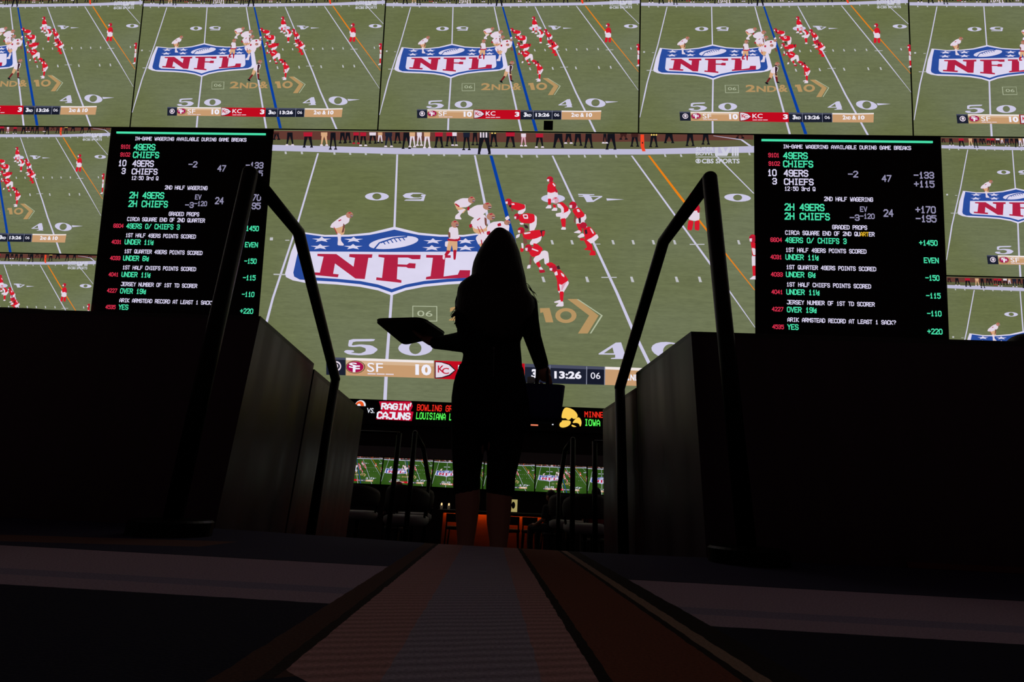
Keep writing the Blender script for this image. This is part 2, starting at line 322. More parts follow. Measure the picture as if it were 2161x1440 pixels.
# ------------------------------------------------------------------ the broadcast picture (fractions of the picture x10000, x right, y down)
FIELD = [(1,'wall',[0,42,5271,16,9990,0,9989,171,9603,167,8514,271,5278,379,2393,384,0,377]),
(1,'far',[0,377,2393,384,5278,379,8514,271,9603,167,9989,171,9979,424,7800,582,5283,628,2653,658,6,604]),
(2,'wall',[9178,42,9815,175,9639,201,8514,244,8514,92]),
(2,'band',[0,600,2653,658,5283,628,7800,582,10000,415,10000,662,7802,787,5287,858,2661,900,0,832]),
(3,'white',[9178,42,9768,176,9955,416,9896,417,9733,199,9202,59]),
(2,'white',[980,909,638,3729,247,6452,149,7373,0,8936,23,8933,203,7370,295,6449,679,3728,1015,908]),
(2,'white',[2673,914,2700,3719,2720,6286,2695,8516,2700,10000,2771,10000,2758,8512,2775,6283,2746,3717,2711,913]),
(2,'white',[4305,901,4556,2787,5012,6167,5529,10000,5606,10000,5077,6166,4609,2785,4344,900]),
(3,'blue',[4630,911,5138,4000,5325,5381,6088,10000,6206,10000,5425,5380,5221,3997,4694,909]),
(2,'white',[5916,879,6386,2637,6808,4173,7272,5912,7583,7182,7935,8451,8352,10000,8429,10000,8006,8447,7647,7179,7329,5909,6859,4171,6430,2636,5952,878]),
(2,'white',[7533,838,9075,4701,9988,7001,10000,6998,9122,4699,7569,838]),
(3,'orange',[7876,830,8493,2327,9982,5683,10000,5680,8550,2325,7919,829]),
(2,'white',[9221,779,9976,2179,10000,2178,9254,778]),
(2,'tick',[272,862,313,861,327,953,284,954]),
(2,'tick',[623,858,664,857,678,949,634,950]),
(2,'tick',[1324,859,1365,859,1378,950,1335,951]),
(2,'tick',[1661,860,1702,860,1715,951,1672,952]),
(2,'tick',[1995,857,2036,856,2049,947,2006,948]),
(2,'tick',[2331,858,2371,857,2384,948,2341,949]),
(2,'tick',[3001,860,3041,859,3054,950,3011,951]),
(2,'tick',[3330,856,3370,855,3383,946,3340,947]),
(2,'tick',[3654,858,3694,857,3706,947,3664,948]),
(2,'tick',[3977,859,4016,858,4029,948,3987,949]),
(2,'tick',[4954,857,4993,856,5005,946,4963,947]),
(2,'tick',[4952,876,4986,875,5008,973,4968,974]),
(2,'tick',[5270,868,5304,867,5326,965,5287,966]),
(2,'tick',[5588,860,5622,859,5643,957,5604,958]),
(2,'tick',[6245,844,6278,843,6299,941,6261,942]),
(2,'tick',[6571,835,6605,835,6626,933,6587,934]),
(2,'tick',[6885,828,6919,827,6939,925,6901,926]),
(2,'tick',[7208,820,7241,819,7261,917,7223,918]),
(2,'tick',[8200,768,8233,768,8253,865,8215,866]),
(2,'tick',[8521,761,8554,760,8573,857,8535,858]),
(2,'tick',[9884,665,9917,664,9935,761,9898,762]),
(2,'tick',[5945,4047,5988,4045,6019,4201,5971,4203]),
(2,'tick',[6346,4031,6389,4029,6420,4185,6372,4187]),
(2,'tick',[7171,3998,7213,3997,7243,4151,7196,4153]),
(2,'tick',[7572,3982,7615,3981,7644,4135,7597,4137]),
(2,'tick',[7974,3966,8017,3965,8046,4119,7999,4121]),
(2,'tick',[8396,3950,8438,3948,8467,4102,8420,4104]),
(2,'tick',[9657,3900,9698,3898,9725,4051,9679,4053]),
(2,'tick',[5784,5397,5831,5394,5873,5590,5816,5593]),
(2,'tick',[6661,5356,6709,5354,6749,5549,6692,5552]),
(2,'tick',[7555,5315,7602,5313,7641,5507,7585,5510]),
(2,'tick',[8437,5275,8483,5272,8521,5466,8465,5468]),
(2,'tick',[8889,5254,8935,5252,8972,5445,8917,5447]),
(2,'tick',[6833,4146,6952,4141,6952,4167,6834,4172]),
(2,'tick',[8726,4074,9017,4062,9017,4097,8726,4109]),
(2,'tick',[6985,5350,7290,5336,7291,5370,6985,5384]),
(2,'tick',[437,4257,525,4253,526,4284,438,4288]),
(2,'tick',[268,5553,506,5542,508,5577,270,5588]),
(2,'tick',[107,4176,173,4173,173,4285,107,4288]),
(2,'tick',[244,5542,513,5540,513,5584,245,5586]),
(2,'white',[2567,2530,2556,2578,2522,2621,2468,2657,2398,2681,2321,2691,2242,2686,2171,2667,2114,2635,2077,2593,2063,2546,2074,2498,2108,2455,2163,2419,2232,2395,2310,2385,2388,2390,2459,2410,2516,2442,2553,2483]),
(3,'grass',[2410,2535,2407,2571,2394,2604,2374,2631,2348,2648,2319,2655,2290,2650,2263,2634,2241,2609,2226,2577,2220,2541,2224,2505,2236,2472,2256,2445,2282,2428,2311,2421,2341,2426,2368,2442,2390,2467,2404,2499]),
(2,'white',[3301,2394,3206,2366,3057,2366,2921,2402,2857,2485,2902,2564,3027,2596,3187,2582,3273,2552,3243,2616,2929,2635,2893,2677,3304,2677,3333,2470,3347,2451,3319,2425,3257,2427,3234,2482,3285,2516,3187,2555,3087,2549,3016,2489,3071,2420,3207,2411]),
(2,'white',[6216,2488,6205,2538,6171,2583,6118,2620,6050,2645,5975,2655,5900,2650,5831,2629,5777,2596,5741,2553,5729,2504,5740,2454,5774,2409,5827,2372,5895,2347,5970,2337,6045,2342,6114,2363,6168,2396,6203,2439]),
(2,'white',[6480,2307,6811,2314,6807,2341,6704,2353,6728,2379,6968,2371,6968,2406,6791,2597,6659,2610,6597,2418,6489,2404,6488,2378,6584,2375,6572,2349,6481,2343]),
(3,'grass',[6741,2414,6908,2408,6785,2545]),
(2,'white',[7052,2457,7410,2485,7065,2540]),
(2,'white',[9932,2363,9917,2406,9879,2444,9820,2472,9746,2487,9665,2489,9584,2477,9511,2452,9454,2416,9418,2374,9406,2328,9420,2285,9459,2247,9518,2219,9592,2204,9674,2202,9755,2214,9827,2240,9884,2275,9920,2318]),
(3,'grass',[9758,2343,9753,2376,9741,2407,9721,2432,9696,2448,9669,2454,9642,2450,9617,2435,9597,2412,9585,2382,9581,2348,9585,2315,9598,2284,9617,2259,9642,2243,9669,2237,9697,2241,9721,2256,9741,2279,9753,2309]),
(2,'white',[2007,7864,2387,7837,2462,7844,2433,7906,2365,7924,2076,7946,2009,7973,1987,8076,2010,8090,2137,8053,2199,8048,2361,8063,2417,8087,2518,8185,2523,8233,2447,8357,2393,8392,2216,8436,2142,8442,1971,8428,1918,8411,1844,8347,1836,8323,1871,8276,1901,8266,2004,8266,2030,8274,2048,8312,2039,8325,1981,8350,1999,8358,2145,8374,2192,8363,2266,8299,2281,8270,2279,8195,2262,8171,2183,8130,2145,8126,2043,8147,2005,8149,1927,8139,1913,8096,1923,7910]),
(2,'white',[3642,8100,3627,8185,3580,8263,3505,8327,3409,8371,3302,8391,3194,8384,3095,8351,3016,8296,2964,8223,2944,8140,2959,8056,3006,7977,3081,7912,3178,7868,3285,7849,3394,7856,3492,7889,3571,7945,3623,8017]),
(3,'grass',[3419,8113,3414,8179,3399,8239,3372,8287,3338,8319,3300,8332,3261,8324,3225,8296,3196,8251,3177,8193,3168,8127,3173,8062,3188,8001,3215,7953,3249,7921,3287,7908,3326,7916,3362,7944,3391,7990,3411,8048]),
(2,'white',[6962,8095,7295,7688,7399,7673,7484,8105,7461,8157,7508,8253,7203,8272,7212,8238,7288,8217,7287,8117,6963,8128]),
(3,'grass',[7062,8080,7231,7862,7264,8069]),
(2,'white',[8760,8025,8733,8114,8672,8185,8581,8230,8470,8246,8350,8231,8233,8186,8130,8115,8050,8026,8003,7927,7992,7829,8019,7739,8081,7668,8172,7623,8283,7607,8404,7622,8521,7668,8624,7739,8703,7828,8750,7926]),
(3,'grass',[8536,7924,8527,8003,8503,8075,8467,8132,8423,8169,8373,8182,8324,8171,8280,8135,8246,8079,8224,8008,8218,7929,8226,7850,8250,7779,8286,7721,8331,7684,8381,7671,8430,7683,8474,7718,8508,7775,8530,7845]),
(2,'white',[8741,7793,9248,7828,8783,7937]),
(2,'b06',[3186,6586,3695,6573,3711,7130,3204,7149]),
(3,'grass',[3204,6611,3679,6600,3693,7105,3220,7122]),
(4,'gold',[5773,6544,5967,6525,6051,7038,5900,7046,5839,6685,5785,6713]),
(4,'gold',[6508,6769,6499,6853,6470,6930,6424,6992,6366,7034,6301,7050,6235,7041,6175,7005,6128,6948,6096,6874,6085,6791,6094,6707,6123,6630,6169,6567,6227,6525,6293,6509,6358,6519,6418,6554,6466,6612,6497,6686]),
(5,'grass',[6409,6774,6405,6821,6389,6865,6365,6900,6334,6923,6299,6932,6264,6926,6232,6907,6206,6874,6190,6833,6184,6786,6188,6738,6204,6695,6228,6660,6259,6637,6294,6627,6329,6633,6361,6653,6387,6686,6403,6727]),
(4,'gold',[6316,6184,6516,6174,6946,6746,6737,7397,6545,7408,6759,6756]),
(4,'b06',[6505,6184,6540,6182,7028,6741,6807,7393,6779,7395,6991,6743]),
(4,'shw',[2724,3674,2458,3804,2214,3920,1769,4013,1270,4041,733,3941,583,4715,492,5516,516,5656,666,5773,919,5849,1592,5883,2088,5947,2461,6059,2748,6232,3032,6032,3399,5884,3886,5774,4539,5679,4782,5581,4924,5453,4944,5314,4844,4537,4687,3790,4169,3928,3680,3939,3240,3880,2996,3783]),
(5,'shb',[2728,3785,2474,3901,2217,4004,1772,4088,1273,4112,817,4014,740,4575,666,5486,690,5631,815,5739,1588,5787,2085,5851,2457,5960,2745,6124,3033,5932,3401,5789,3888,5679,4638,5562,4756,5444,4777,5300,4691,4412,4607,3867,4167,3999,3679,4014,3239,3965,2982,3881]),
(6,'shw',[2735,4625,975,4680,939,5430,962,5561,1048,5641,1583,5673,2080,5733,2453,5842,2746,5998,3035,5815,3403,5671,3890,5566,4411,5486,4493,5400,4513,5269,4465,4535]),
(7,'shr',[1149,4762,1548,4754,1925,5210,1943,4879,1820,4849,1821,4742,2304,4731,2296,4863,2222,4867,2176,5659,1978,5646,1532,5108,1507,5492,1627,5509,1611,5619,1087,5555,1090,5454,1227,5461,1283,4863,1152,4846]),
(7,'shr',[2428,4735,3305,4711,3300,4873,3134,4880,3046,4823,2838,4831,2841,5081,3030,5086,3077,5023,3212,5035,3206,5218,3058,5212,3021,5174,2839,5169,2839,5628,2938,5667,2936,5763,2411,5683,2415,5582,2531,5599,2555,4852,2431,4822]),
(7,'shr',[3418,4706,3923,4698,3925,4794,3816,4798,3798,5488,4087,5405,4124,5238,4337,5233,4332,5507,3437,5613,3442,5522,3531,5487,3560,4809,3421,4807]),
(6,'shw',[1210,4110,1266,4182,1415,4179,1300,4233,1343,4306,1217,4268,1093,4316,1130,4239,1011,4195,1161,4186]),
(6,'shw',[1884,4093,1939,4164,2088,4161,1973,4215,2016,4288,1890,4250,1767,4298,1804,4221,1686,4177,1835,4168]),
(6,'shw',[1189,4387,1244,4458,1394,4456,1279,4509,1322,4583,1195,4545,1072,4593,1109,4516,990,4472,1139,4463]),
(6,'shw',[1882,4359,1936,4430,2085,4428,1970,4481,2013,4554,1887,4516,1765,4564,1802,4488,1684,4444,1832,4434]),
(6,'shw',[3539,4081,3593,4151,3739,4149,3626,4202,3667,4275,3544,4237,3423,4285,3460,4208,3344,4165,3490,4156]),
(6,'shw',[4211,4054,4264,4125,4409,4122,4296,4175,4337,4248,4215,4210,4094,4258,4131,4182,4016,4138,4161,4129]),
(6,'shw',[3522,4337,3576,4407,3722,4405,3609,4458,3650,4530,3527,4493,3406,4541,3443,4464,3327,4421,3473,4412]),
(6,'shw',[4217,4309,4270,4379,4415,4376,4303,4429,4343,4502,4221,4464,4101,4512,4138,4436,4022,4392,4168,4383]),
(6,'shw',[3238,4139,3230,4191,3197,4246,3140,4304,3063,4359,2969,4411,2863,4455,2751,4490,2637,4515,2527,4527,2428,4526,2343,4513,2278,4487,2235,4451,2217,4406,2225,4354,2258,4298,2315,4240,2392,4184,2487,4133,2593,4088,2706,4053,2821,4029,2930,4017,3029,4018,3113,4032,3178,4057,3220,4093]),
(7,'shb',[2314,4527,2425,4275,2462,4274,2347,4553]),
(7,'shb',[2437,4266,2715,4087,3009,4013,2999,4076,2729,4130,2463,4318]),
(7,'shb',[2485,4229,2507,4219,2568,4349,2546,4359]),
(7,'shb',[2565,4194,2587,4185,2648,4315,2627,4325]),
(7,'shb',[2646,4160,2668,4151,2729,4281,2707,4291]),
(7,'shb',[2726,4126,2748,4116,2809,4247,2787,4256]),
(7,'shb',[2807,4092,2829,4082,2889,4213,2868,4222]),
(7,'shb',[2887,4058,2909,4048,2970,4178,2948,4188]),
(3,'blk',[20,116,112,114,122,233,142,374,120,374,89,263,70,198,54,279,37,367,14,367,20,220]),
(4,'brn',[5,116,127,114,128,194,12,196]),
(4,'blk',[2,358,49,357,67,413,0,414]),
(4,'blk',[102,356,148,355,166,410,94,412]),
(3,'blk',[300,110,414,108,428,315,457,589,430,590,388,368,363,254,346,395,328,583,300,584,303,292]),
(4,'wht',[290,575,337,573,354,629,283,630]),
(4,'wht',[414,572,460,571,478,626,406,627]),
(3,'blk',[676,102,823,99,839,338,875,658,840,659,788,399,757,268,733,430,709,653,672,654,678,312]),
(4,'redd',[652,103,847,99,848,260,664,264]),
(4,'blk',[667,645,713,643,731,698,659,700]),
(4,'blk',[826,641,872,640,889,695,818,696]),
(3,'pgold',[1047,94,1153,92,1166,303,1193,582,1168,582,1129,357,1106,241,1089,384,1073,575,1047,576,1050,279]),
(4,'pgold',[1030,95,1170,92,1172,234,1039,237]),
(4,'wht',[1037,567,1083,566,1100,621,1029,622]),
(4,'wht',[1151,564,1197,563,1215,618,1143,620]),
(3,'blk',[1238,91,1345,88,1360,360,1390,729,1365,730,1323,429,1299,280,1284,463,1270,723,1244,723,1243,329]),
(4,'blk',[1234,714,1280,713,1297,768,1226,770]),
(4,'blk',[1348,712,1394,711,1411,765,1340,767]),
(3,'blk',[1449,86,1541,84,1551,258,1574,481,1552,481,1519,302,1500,207,1485,324,1470,474,1448,474,1451,238]),
(4,'blk',[1436,465,1482,464,1499,519,1428,521]),
(4,'blk',[1534,463,1580,462,1597,517,1526,519]),
(3,'blk',[1564,84,1655,82,1665,246,1687,455,1665,456,1633,288,1614,198,1599,309,1584,448,1561,449,1565,228]),
(4,'blk',[1549,440,1595,439,1612,494,1541,495]),
(4,'blk',[1648,438,1693,437,1711,491,1640,493]),
(3,'blk',[1742,80,1833,78,1843,259,1866,493,1844,493,1811,305,1792,206,1777,328,1763,486,1740,486,1744,239]),
(4,'redd',[1727,80,1848,78,1849,200,1735,203]),
(4,'redd',[1728,477,1774,476,1791,531,1720,533]),
(4,'redd',[1827,475,1872,474,1889,529,1818,530]),
(3,'blk',[1889,77,1990,75,2001,289,2027,572,2003,572,1966,343,1945,226,1929,371,1914,565,1889,566,1892,264]),
(4,'redd',[1873,77,2006,75,2007,219,1882,222]),
(4,'wht',[1878,557,1924,556,1941,610,1870,612]),
(4,'wht',[1986,554,2032,553,2049,608,1978,610]),
(3,'blk',[2087,73,2197,71,2207,247,2232,475,2206,476,2169,293,2146,196,2128,315,2109,469,2082,469,2088,228]),
(4,'wht',[2070,73,2214,70,2214,190,2078,193]),
(4,'blk',[2072,460,2118,459,2135,514,2064,516]),
(4,'blk',[2190,458,2235,457,2252,511,2181,513]),
(3,'wht',[2265,69,2338,68,2346,237,2365,454,2348,454,2321,280,2305,187,2294,302,2283,446,2265,447,2267,218]),
(4,'pgold',[2253,70,2349,68,2351,182,2260,184]),
(4,'blk',[2251,438,2296,437,2313,492,2243,493]),
(4,'blk',[2329,436,2374,435,2391,490,2321,491]),
(3,'navy',[2425,66,2541,64,2553,292,2581,596,2554,596,2513,349,2488,224,2469,379,2450,589,2421,590,2427,266]),
(4,'navy',[2406,66,2560,63,2561,217,2415,220]),
(4,'wht',[2413,581,2458,580,2475,635,2405,636]),
(4,'wht',[2538,578,2583,577,2600,632,2529,633]),
(3,'blk',[2625,62,2719,60,2728,233,2750,454,2728,455,2695,276,2676,182,2660,299,2644,447,2620,448,2626,213]),
(4,'blk',[2609,439,2654,438,2671,493,2601,494]),
(4,'blk',[2710,437,2756,436,2772,490,2702,492]),
(3,'blk',[2797,58,2924,56,2937,313,2967,660,2937,661,2893,378,2866,237,2845,411,2825,654,2793,655,2799,283]),
(4,'blk',[2786,646,2831,645,2848,699,2778,701]),
(4,'blk',[2922,643,2967,642,2984,696,2914,698]),
(3,'wht',[2941,55,3031,53,3042,285,3065,594,3044,594,3011,343,2991,216,2977,373,2964,587,2941,587,2943,258]),
(4,'pgold',[2926,56,3046,53,3047,209,2934,212]),
(4,'wht',[2929,578,2975,577,2991,632,2921,633]),
(4,'wht',[3026,576,3072,575,3088,630,3018,631]),
(3,'wht',[3097,52,3176,50,3186,259,3206,535,3187,536,3158,312,3141,198,3129,339,3117,528,3097,529,3099,235]),
(4,'wht',[3084,52,3189,50,3190,191,3091,193]),
(4,'wht',[3084,520,3129,519,3146,573,3076,575]),
(4,'wht',[3169,518,3214,517,3231,571,3161,573]),
(3,'wht',[3249,49,3350,47,3361,292,3386,623,3362,623,3326,354,3304,220,3288,386,3273,616,3247,617,3251,264]),
(4,'pgold',[3233,49,3366,46,3367,212,3241,215]),
(4,'wht',[3237,608,3282,607,3299,661,3229,663]),
(4,'wht',[3346,605,3390,604,3407,659,3337,660]),
(3,'blk',[3486,44,3612,41,3624,277,3652,594,3622,594,3579,337,3554,208,3532,368,3510,588,3479,588,3487,251]),
(4,'redd',[3466,44,3632,41,3632,200,3475,204]),
(4,'blk',[3472,580,3517,578,3533,633,3464,634]),
(4,'blk',[3607,576,3652,575,3668,630,3599,631]),
(3,'blk',[3720,39,3828,37,3838,254,3862,543,3837,544,3800,310,3778,190,3759,338,3741,537,3714,537,3721,230]),
(4,'redd',[3703,39,3845,37,3845,184,3710,186]),
(4,'blk',[3705,529,3750,527,3766,582,3696,583]),
(4,'blk',[3820,526,3865,525,3881,579,3812,581]),
(3,'navy',[3843,37,3914,35,3923,243,3941,519,3924,519,3898,296,3882,182,3871,323,3860,511,3842,512,3844,219]),
(4,'wht',[3831,37,3926,35,3927,176,3837,178]),
(4,'wht',[3828,503,3873,502,3890,556,3820,558]),
(4,'wht',[3905,501,3950,500,3966,554,3897,556]),
(3,'blk',[4076,32,4183,30,4194,305,4220,680,4195,681,4157,375,4134,224,4117,410,4099,674,4073,675,4077,273]),
(4,'navy',[4059,32,4200,29,4201,215,4067,218]),
(4,'blk',[4064,666,4108,665,4124,719,4055,721]),
(4,'blk',[4179,663,4223,662,4239,716,4170,718]),
(3,'blk',[4267,28,4349,26,4357,225,4376,486,4357,486,4328,275,4311,166,4298,301,4284,479,4263,479,4268,202]),
(4,'blk',[4251,470,4296,469,4312,524,4242,525]),
(4,'blk',[4339,468,4384,467,4400,522,4331,523]),
(3,'blk',[4401,25,4601,21,4617,359,4658,828,4611,830,4546,446,4507,260,4471,490,4434,825,4385,826,4400,322]),
(4,'blk',[4387,817,4431,816,4447,870,4378,872]),
(4,'blk',[4601,812,4645,811,4661,865,4592,866]),
(3,'blk',[4646,20,4752,18,4762,240,4785,535,4759,536,4724,296,4703,174,4684,325,4665,529,4638,530,4646,215]),
(4,'blk',[4629,521,4673,520,4689,574,4620,576]),
(4,'blk',[4743,518,4788,517,4804,571,4735,573]),
(3,'blk',[4973,13,5115,10,5126,239,5154,545,5120,546,5075,297,5048,172,5021,327,4994,540,4959,541,4972,214]),
(4,'redd',[4951,14,5138,10,5136,165,4959,168]),
(4,'blk',[4954,532,4998,531,5014,585,4946,586]),
(4,'blk',[5107,528,5151,527,5167,581,5098,583]),
(3,'pnk',[5282,52,5360,51,5367,248,5383,508,5365,508,5339,298,5323,190,5310,324,5296,501,5276,501,5282,226]),
(4,'wht',[5269,53,5372,50,5372,184,5275,186]),
(4,'wht',[5264,493,5308,492,5324,546,5255,547]),
(4,'wht',[5347,491,5392,490,5407,544,5339,545]),
(3,'blk',[5593,46,5710,43,5718,261,5741,549,5714,550,5677,316,5654,197,5633,344,5610,543,5581,544,5592,236]),
(4,'redd',[5575,46,5728,43,5727,190,5582,193]),
(4,'wht',[5574,535,5618,534,5633,588,5565,590]),
(4,'wht',[5699,532,5743,531,5758,585,5690,587]),
(3,'blk',[5963,38,6122,35,6131,252,6160,540,6123,541,6074,307,6045,188,6014,336,5982,535,5943,536,5960,228]),
(4,'blk',[5941,527,5984,526,6000,580,5932,581]),
(4,'blk',[6110,523,6154,522,6170,576,6101,577]),
(3,'blk',[6197,33,6302,31,6309,186,6328,383,6303,383,6271,226,6251,141,6231,246,6209,376,6183,377,6195,169]),
(4,'wht',[6174,368,6218,367,6233,421,6165,422]),
(4,'wht',[6287,366,6331,365,6346,418,6278,420]),
(3,'blk',[6386,29,6502,27,6509,214,6530,459,6503,460,6467,262,6446,159,6424,287,6400,453,6372,454,6384,194]),
(4,'blk',[6364,445,6408,444,6423,498,6355,499]),
(4,'blk',[6488,442,6532,441,6547,495,6479,496]),
(3,'blk',[6601,25,6724,22,6731,240,6754,530,6725,531,6687,296,6665,176,6641,324,6616,525,6586,525,6599,216]),
(4,'blk',[6579,516,6623,515,6638,569,6570,571]),
(4,'blk',[6711,513,6754,512,6769,566,6702,568]),
(3,'blk',[6967,17,7026,16,7030,167,7041,358,7027,358,7009,205,6998,122,6987,225,6975,350,6960,350,6966,150]),
(4,'wht',[6946,342,6989,341,7004,394,6937,396]),
(4,'wht',[7009,340,7053,339,7068,393,7000,394]),
(3,'blk',[7048,15,7197,12,7206,257,7232,586,7197,587,7151,319,7124,185,7095,351,7064,581,7027,582,7044,230]),
(4,'blk',[7024,573,7067,572,7082,626,7014,627]),
(4,'blk',[7184,570,7227,569,7242,622,7175,624]),
(3,'brn',[7323,10,7427,7,7433,101,7449,205,7425,205,7395,125,7376,74,7355,138,7332,198,7306,199,7320,92]),
(4,'brn',[7307,10,7444,7,7441,70,7311,73]),
(4,'blk',[7298,190,7341,189,7356,243,7289,244]),
(4,'blk',[7410,188,7453,187,7468,240,7400,242]),
(3,'blk',[7549,5,7659,3,7666,204,7684,468,7658,469,7625,255,7605,145,7583,281,7560,462,7532,463,7545,181]),
(4,'brn',[7531,5,7677,2,7674,138,7536,141]),
(4,'blk',[7525,454,7568,453,7583,507,7515,508]),
(4,'blk',[7644,451,7687,450,7701,504,7634,505]),
(3,'blk',[7931,0,8045,0,8051,202,8070,477,8043,478,8009,255,7989,141,7966,282,7942,471,7913,472,7927,179]),
(4,'blk',[7906,463,7949,462,7964,516,7897,517]),
(4,'blk',[8028,460,8071,459,8086,513,8019,514]),
(3,'blk',[8230,0,8367,0,8374,134,8395,318,8363,319,8323,172,8299,92,8271,192,8241,313,8207,313,8225,119]),
(4,'blk',[8202,305,8245,304,8260,357,8193,358]),
(4,'blk',[8350,301,8393,300,8408,354,8341,355]),
(3,'blk',[8666,0,8779,0,8784,168,8802,416,8776,416,8743,217,8723,113,8700,241,8675,410,8647,411,8662,147]),
(4,'blk',[8640,402,8683,401,8697,454,8630,455]),
(4,'blk',[8761,399,8804,398,8818,451,8752,453]),
(3,'blk',[8985,0,9087,0,9092,140,9108,355,9083,356,9054,183,9036,91,9015,205,8993,349,8967,350,8981,122]),
(4,'blk',[8958,341,9001,340,9015,393,8949,395]),
(4,'blk',[9068,339,9111,338,9125,391,9059,392]),
(3,'brn',[9671,0,9772,0,9776,33,9792,109,9768,110,9739,52,9721,12,9700,63,9677,103,9652,103,9666,26]),
(4,'blk',[9643,95,9686,94,9700,147,9634,148]),
(4,'blk',[9753,92,9795,91,9809,144,9743,146]),
(4,'wht',[4412,25,4442,24,4447,225,4417,225]),
(4,'ref',[4442,24,4472,24,4476,224,4447,225]),
(4,'wht',[4472,24,4501,23,4506,224,4476,224]),
(4,'ref',[4501,23,4531,22,4536,223,4506,224]),
(4,'wht',[4531,22,4561,22,4565,222,4536,223]),
(4,'ref',[4561,22,4590,21,4595,222,4565,222]),
(4,'orr',[7720,37,7792,36,7800,510,7830,671,7763,677,7723,468]),
(5,'blk',[7750,324,7774,323,7775,386,7751,386]),
(5,'yel',[7964,50,7959,72,7945,82,7932,73,7926,51,7931,29,7945,19,7958,28]),
(5,'yel',[8012,49,8007,71,7993,81,7980,72,7974,50,7979,27,7993,18,8006,27]),
(5,'yel',[8060,48,8054,70,8041,80,8027,71,8022,49,8027,26,8041,17,8054,26]),
(5,'yel',[4688,56,4682,75,4668,83,4654,76,4648,56,4653,37,4667,29,4681,36]),
(5,'yel',[4749,54,4744,74,4730,82,4716,74,4710,55,4715,36,4729,27,4743,35]),
(8,'pgold',[1405,3625,1462,3693,1496,3703,1593,3681,1626,3691,1684,3759,1694,3808,1684,3965,1674,4007,1636,4043,1614,4048,1551,4033,1533,4004,1513,3882,1497,3841,1446,3773,1428,3736,1399,3632]),
(8,'wht',[1436,3568,1566,3377,1614,3322,1710,3259,1739,3258,1776,3316,1782,3363,1773,3521,1748,3580,1645,3696,1604,3731,1518,3780,1480,3786,1393,3765,1380,3737,1403,3631]),
(8,'wht',[1543,3963,1607,3995,1622,4039,1624,4214,1636,4273,1687,4375,1695,4403,1682,4432,1661,4436,1577,4429,1559,4394,1561,4237,1557,4166,1534,3993]),
(9,'skin',[1659,3602,1685,3657,1688,3708,1679,3890,1670,3934,1633,3956,1629,3934,1644,3808,1648,3752,1652,3619]),
(9,'hel9',[1847,3278,1845,3304,1843,3315,1837,3339,1833,3348,1822,3367,1817,3374,1802,3386,1796,3390,1780,3395,1773,3395,1756,3391,1749,3388,1734,3377,1728,3370,1716,3352,1711,3343,1703,3320,1700,3310,1697,3284,1696,3272,1698,3246,1700,3236,1706,3212,1710,3203,1721,3184,1727,3177,1741,3164,1747,3161,1764,3156,1771,3156,1787,3159,1794,3163,1809,3174,1815,3180,1827,3199,1832,3207,1840,3231,1843,3241,1846,3267]),
(10,'redd',[1731,3196,1785,3169,1806,3197,1763,3222]),
(10,'msk',[1788,3269,1840,3273,1839,3354,1795,3366]),
(11,'wht',[1796,3305,1840,3305,1841,3321,1797,3323]),
(9,'redd',[1550,3487,1591,3450,1601,3448,1606,3472,1599,3486,1562,3526,1552,3529,1543,3501]),
(9,'redd',[1451,3738,1463,3737,1479,3779,1541,3972,1552,4014,1540,4014,1524,3973,1462,3779]),
(8,'pgold',[3949,2728,4039,2851,4080,2893,4181,2966,4193,3006,4144,3119,4114,3120,4025,3011,3994,2945,3941,2745]),
(8,'wht',[3958,2693,4070,2584,4121,2560,4246,2556,4279,2585,4307,2723,4298,2775,4228,2875,4188,2898,4073,2909,4031,2882,3951,2745]),
(9,'redd',[3986,2769,4050,2844,4062,2867,4055,2902,4040,2894,3977,2819,3964,2796,3971,2761]),
(8,'wht',[4042,3021,4171,2957,4179,2984,4088,3176,4076,3239,4113,3342,4099,3361,3997,3351,3976,3330,3980,3239,3993,3199,4052,3103,4057,3075,4021,3042]),
(9,'hel9',[4376,2621,4374,2649,4372,2660,4365,2686,4361,2696,4351,2716,4345,2723,4331,2737,4325,2741,4309,2746,4302,2746,4286,2742,4279,2738,4264,2726,4259,2719,4247,2699,4242,2690,4234,2665,4232,2653,4229,2625,4228,2613,4230,2585,4232,2574,4239,2548,4243,2538,4254,2518,4259,2511,4273,2497,4280,2493,4296,2488,4302,2488,4319,2492,4325,2496,4340,2508,4346,2515,4358,2535,4362,2544,4370,2569,4372,2581,4375,2609]),
(10,'redd',[4264,2531,4316,2503,4336,2532,4294,2559]),
(10,'msk',[4318,2611,4370,2615,4367,2702,4324,2715]),
(11,'wht',[4326,2649,4369,2650,4369,2667,4327,2668]),
(9,'redd',[4240,2873,4267,2886,4271,2909,4262,3007,4252,3021,4217,2987,4213,2964,4230,2886]),
(8,'pgold',[4253,3025,4344,3144,4370,3191,4401,3294,4393,3306,4325,3256,4299,3209,4245,3037]),
(8,'wht',[4249,2986,4371,2842,4425,2807,4559,2785,4597,2813,4643,2968,4634,3030,4547,3165,4509,3211,4415,3291,4373,3290,4269,3207,4243,3164,4227,3042]),
(9,'hel9',[4720,2850,4717,2880,4715,2892,4707,2920,4702,2930,4689,2952,4682,2960,4665,2974,4657,2979,4638,2984,4629,2984,4610,2980,4602,2977,4584,2963,4577,2956,4562,2935,4557,2925,4548,2898,4545,2886,4541,2856,4541,2843,4543,2813,4545,2800,4554,2773,4558,2762,4572,2740,4578,2732,4596,2718,4604,2714,4623,2708,4631,2708,4651,2712,4659,2716,4677,2729,4684,2736,4698,2758,4703,2768,4713,2795,4716,2807,4720,2837]),
(10,'redd',[4584,2755,4648,2724,4673,2755,4621,2784]),
(10,'msk',[4650,2839,4712,2843,4709,2937,4657,2951]),
(11,'wht',[4659,2880,4712,2881,4712,2899,4660,2901]),
